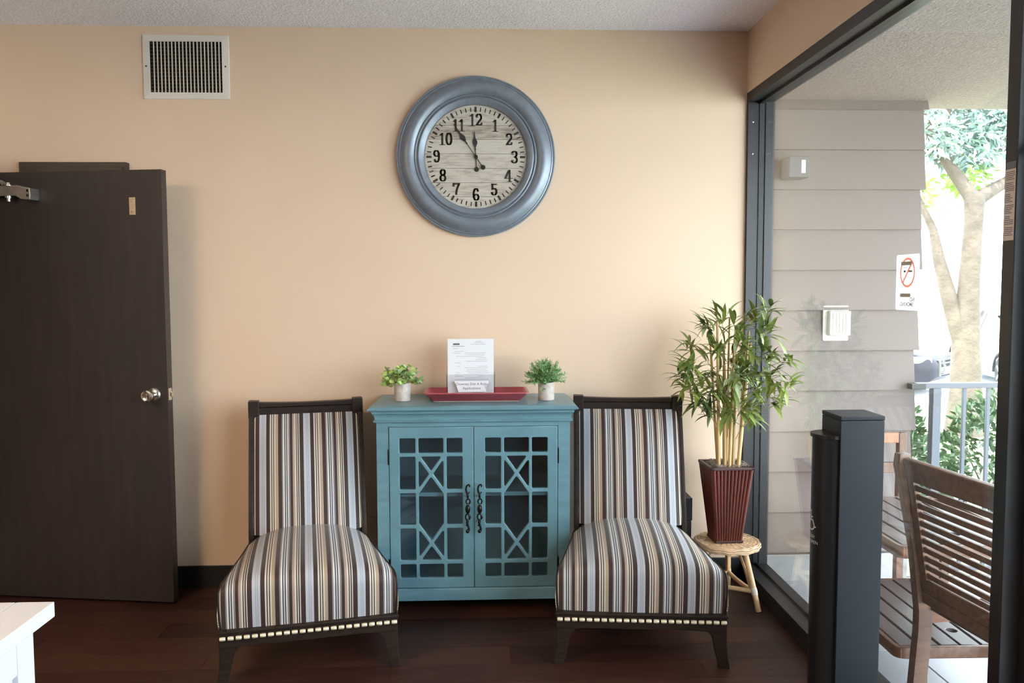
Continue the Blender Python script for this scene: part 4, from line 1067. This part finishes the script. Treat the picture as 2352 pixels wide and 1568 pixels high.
# two-tier slatted table with umbrella hole
t = thing('patio_table', 'two-tier brown slatted patio table beside the slatted chair', 'table', (.243, -1.108, PZ), R(-1))
TWx, TDy = .56, .74
def tier(z, th, hole):
    out = round_poly([(0, 0), (TWx, 0), (TWx, TDy), (0, TDy)], .045, 4)
    # edge frame
    inn = [(.02, .02), (TWx-.02, .02), (TWx-.02, TDy-.02), (.02, TDy-.02)]
    me = curve_board(out, [round_poly(inn, .03, 4)], th, .004); o = link(me, 'edge_frame', 'patio_wood', t, (0, 0, z-th/2))
    k = 0; x = .022; wsl = .070
    while x+wsl < TWx:
        hl = hole and abs(x+wsl/2-.265) < .036
        rect = [(x, .018), (x+wsl, .018), (x+wsl, TDy-.018), (x, TDy-.018)]
        if hl: me = curve_board(rect, [arc(x+wsl/2, .15, .021, 0, 2*math.pi*.96, 18)], .018, .002); link(me, 'slat', 'patio_slat', t, (0, 0, z-.008))
        else: MB().span((x, .018, z-.016), (x+wsl, TDy-.018, z+.002)).build('slat', 'patio_slat', t, bevel=.003, seg=1)
        x += wsl+.0095
    MB().span((.02, .004, z-.045), (TWx-.02, .022, z-.006)).build('end_rail', 'patio_wood_pale_lit', t, bevel=.003)  # near rail coloured as if lit; far rail keeps the plain wood
    MB().span((.02, TDy-.03, z-.045), (TWx-.02, TDy-.012, z-.006)).build('end_rail', 'patio_wood', t, bevel=.003)
tier(.272, .045, True); tier(.662, .048, True)
for (x, y) in ((.115, .06), (TWx-.09, .06), (.115, TDy-.10), (TWx-.09, TDy-.10)): MB().span((x, y, 0), (x+.042, y+.042, .64)).build('leg', 'patio_wood', t, bevel=.003)
# hedge shrubs behind the railing
def leaf_card(m_, p, d, L, w_, rnd):
    s = d.cross(Vector((rnd.uniform(-1, 1), rnd.uniform(-1, 1), rnd.uniform(-1, 1)))); s = s.normalized()*w_ if s.length > 1e-3 else Vector((w_, 0, 0))
    u = s.cross(d).normalized()*w_*.3
    m_.add([p, p+d*L*.5-s+u, p+d*L, p+d*L*.5+s+u, p+d*L*.5], [(0, 1, 4), (1, 2, 4), (2, 3, 4), (3, 0, 4)])
for k, (hx, hy, lbl) in enumerate(((1.22, 1.15, 'green hedge shrub nearest the lap siding behind the railing'), (2.26, 1.30, 'green hedge shrub in the middle of the row behind the railing'), (3.30, 1.45, 'green hedge shrub at the far end of the row behind the railing'))):
    t = thing('hedge_shrub', lbl, 'shrub', (hx, hy, -.36), group='hedge shrubs behind the railing')
    rnd = random.Random(50+k); fo = MB()
    for i in range(1900):
        a = rnd.uniform(0, 6.283); cz = rnd.uniform(-.25, 1); rr = math.sqrt(max(0, 1-cz*cz))
        d = Vector((rr*math.cos(a), rr*math.sin(a), cz)); s = rnd.uniform(.75, 1.04)
        p = Vector((d.x*.46*s, d.y*.38*s, .52+d.z*.62*s))
        dd = (d*.6+Vector((rnd.uniform(-1, 1), rnd.uniform(-1, 1), rnd.uniform(-.6, 1)))).normalized()
        leaf_card(fo, p, dd, rnd.uniform(.05, .09), rnd.uniform(.012, .018), rnd)
    o = fo.build('foliage', 'hedge_leaf', t); o['kind'] = 'stuff'
    st = MB()
    for i in range(9):
        a = i*.7; st.tube([(.03*math.cos(a), .03*math.sin(a), 0), (.12*math.cos(a), .10*math.sin(a), .35), (.32*math.cos(a), .26*math.sin(a), .62+.12*math.sin(i*2.3))], [.012, .009, .004], 5)
    st.build('branches', 'bark', t, smooth=60)
# trees
def tree(label, loc, trunk, limbs, clusters, seed, mats):
    t = thing('tree', label, 'tree', loc); rnd = random.Random(seed)
    MB().tube([p for p, r_ in trunk], [r_ for p, r_ in trunk], 14).build('trunk', 'bark', t, smooth=60)
    for L in limbs: MB().tube([p for p, r_ in L], [r_ for p, r_ in L], 8).build('branch', 'bark', t, smooth=60)
    for mi, mn in enumerate(mats):
        fo = MB()
        for (c, rad, n_, m_i) in clusters:
            if m_i != mi: continue
            c = Vector(c)
            for i in range(n_):
                d = Vector((rnd.gauss(0, 1), rnd.gauss(0, 1), rnd.gauss(0, 1))).normalized()
                p = c+Vector((d.x*rad, d.y*rad, d.z*rad*.7))*rnd.uniform(.2, 1)**.6
                leaf_card(fo, p, (d*.4+Vector((rnd.uniform(-1, 1), rnd.uniform(-1, 1), rnd.uniform(-1, .4)))).normalized(), rnd.uniform(.10, .2), rnd.uniform(.02, .035), rnd)
        if fo.v: o = fo.build('foliage', mn, t); o['kind'] = 'stuff'
    return t
tree('large pale-barked tree forking above the porch railing', (4.75, 5.9, -.40),
     [((0, 0, 0), .24), ((0, 0, .5), .19), ((-.02, 0, 1.2), .16), ((.0, 0, 2.0), .12), ((.03, 0, 2.7), .105), ((.03, 0, 3.0), .12)],
     [[((.03, 0, 2.95), .10), ((-.25, .1, 3.4), .07), ((-.55, .2, 4.0), .06), ((-.6, .3, 4.9), .05)], [((.03, 0, 2.95), .10), ((.5, .1, 3.2), .07), ((1.2, .2, 3.8), .06), ((1.8, .2, 4.4), .04)], [((-.35, .1, 3.9), .07), ((-.1, .2, 4.6), .05), ((.3, .2, 5.2), .03)],
      [((-.04, 0, 1.15), .13), ((-.20, .06, 1.7), .10), ((-.33, .1, 2.2), .075), ((-.40, .14, 2.6), .05), ((-.62, .2, 3.1), .03), ((-.7, .25, 3.6), .015)]],
     [((-.55, .1, 3.75), .40, 420, 0), ((.0, .2, 3.65), .42, 420, 0), ((.35, .3, 3.95), .5, 520, 0), ((-.3, .2, 4.4), .6, 520, 0), ((.7, .2, 3.9), .5, 420, 0), ((-.65, .3, 3.1), .3, 160, 1), ((.1, .3, 3.3), .3, 160, 1), ((1.6, .3, 4.8), .6, 380, 1), ((.3, .3, 5.6), .8, 500, 0)], 4, ('tree_leaf', 'tree_leaf_lime'))
tree('small lime-green tree far behind the parked dark car', (9.2, 16.5, -.45),
     [((0, 0, 0), .14), ((.05, 0, 1.5), .11), ((.0, 0, 3.2), .08)], [[((0, 0, 2.8), .07), ((-.8, 0, 3.9), .04)], [((0, 0, 2.8), .07), ((.8, 0, 4.0), .04)]],
     [((-.8, 0, 3.4), 1.0, 420, 1), ((.6, 0, 4.4), 1.3, 520, 1), ((-.6, .3, 5.2), 1.1, 420, 0), ((-1.4, 0, 2.4), .6, 200, 0)], 9, ('tree_leaf', 'tree_leaf_lime'))
# cars
def car(label, loc, rz, paint, grille):
    t = thing('car', label, 'car', loc, rz)
    # local: length along x (front at +x), 4.6 x 1.82 x 1.46
    ST = [(-2.28, .42, .74, .62), (-2.22, .30, .92, .78), (-1.9, .24, .98, .86), (-1.2, .20, .97, .90), (-.3, .20, .96, .91), (.6, .20, .95, .91), (1.15, .20, .93, .90), (1.6, .20, .86, .88), (2.0, .22, .78, .82), (2.22, .28, .70, .70), (2.30, .36, .60, .58)]
    secs = [[(x, -w_*.92, zl), (x, -w_, (zl+zh)/2), (x, -w_*.93, zh-.03), (x, -w_*.80, zh), (x, w_*.80, zh), (x, w_*.93, zh-.03), (x, w_, (zl+zh)/2), (x, w_*.92, zl)] for x, zl, zh, w_ in ST]
    b_ = MB().loft(secs).build('body', paint, t, smooth=40)
    CB = [(-1.95, .97, .97, .70), (-1.35, .97, 1.36, .62), (-.7, .96, 1.45, .60), (.1, .95, 1.43, .60), (1.05, .94, .95, .72)]
    secs = [[(x, -.80, zl-.02), (x, -w_, zh), (x, w_, zh), (x, .80, zl-.02)] for x, zl, zh, w_ in CB]
    MB().loft(secs).build('windows', 'car_glass', t, smooth=30)
    secs = [[(x, -w_, z), (x, -w_, z+.03), (x, w_, z+.03), (x, w_, z)] for x, z, w_ in ((-1.32, 1.35, .62), (-.7, 1.445, .60), (.1, 1.425, .60), (.25, 1.37, .61))]
    MB().loft(secs).build('roof', paint, t, smooth=40)
    for s_ in (-1, 1):
        MB().tube([(.98, s_*.73, .97), (.12, s_*.62, 1.42)], .035, 6).tube([(-1.9, s_*.72, .97), (-1.33, s_*.62, 1.36)], .045, 6).tube([(-.35, s_*.80, .94), (-.35, s_*.61, 1.43)], .04, 6).build('pillar', paint, t)
        for x in (-1.42, 1.40):
            wh = MB().lathe([(.20, -.10), (.30, -.10), (.325, -.06), (.325, .06), (.30, .10), (.20, .10)], 28, (x, s_*.80, .325), 'y').build('tyre', 'tyre', t, smooth=40)
            rm = MB().lathe([(.20, -.09), (.21, -.08), (.21, .08), (.20, .09), (.0, .07)], 24, (x, s_*.80, .325), 'y')
            for a in range(5): rm.box((x+.11*math.cos(a*1.2566), s_*.90, .325+.11*math.sin(a*1.2566)), (.20, .02, .05), Matrix.Rotation(-a*1.2566, 3, 'Y'))
            rm.build('rim', 'alu', wh)
            MB().tube([(x+.37*math.cos(R(a)), s_*.895, .325+.37*math.sin(R(a))) for a in range(0, 181, 15)], .03, 6).build('wheel_arch', 'tyre', t)
        MB().box((2.03, s_*.60, .66), (.34, .30, .12), Matrix.Rotation(s_*R(-38), 3, 'Z')).build('headlight', 'lamp_lens', t, bevel=.02)
        MB().lathe([(.06, 0), (.06, .04), (0, .05)], 14, (2.20, s_*.52, .42), 'x').build('fog_light', 'lamp_lens', t)
        MB().box((.85, s_*.98, .98), (.12, .16, .12)).build('mirror', paint, t, bevel=.02)
    MB().span((2.22, -.42, .38), (2.315, .42, .66)).build('grille', 'car_glass', t, bevel=.02)
    gs = MB()
    for z in (.42, .50, .58, .65): gs.span((2.30, -.40, z), (2.33, .40, z+.022))
    gs.span((2.30, -.42, .37), (2.33, -.39, .67)).span((2.30, .39, .37), (2.33, .42, .67)).build('grille_trim', 'chrome', t)
    MB().span((2.31, -.16, .40), (2.335, .16, .50)).build('number_plate', 'white_plastic', t)
    return t
car('dark parked car facing the porch, left of the tree trunk', (5.5, 11.95, -.45), R(-48), 'car_dark', True)
car('silver parked car with its wheel showing, right of the tree trunk', (9.6, 11.9, -.45), R(-105), 'car_silver', False)
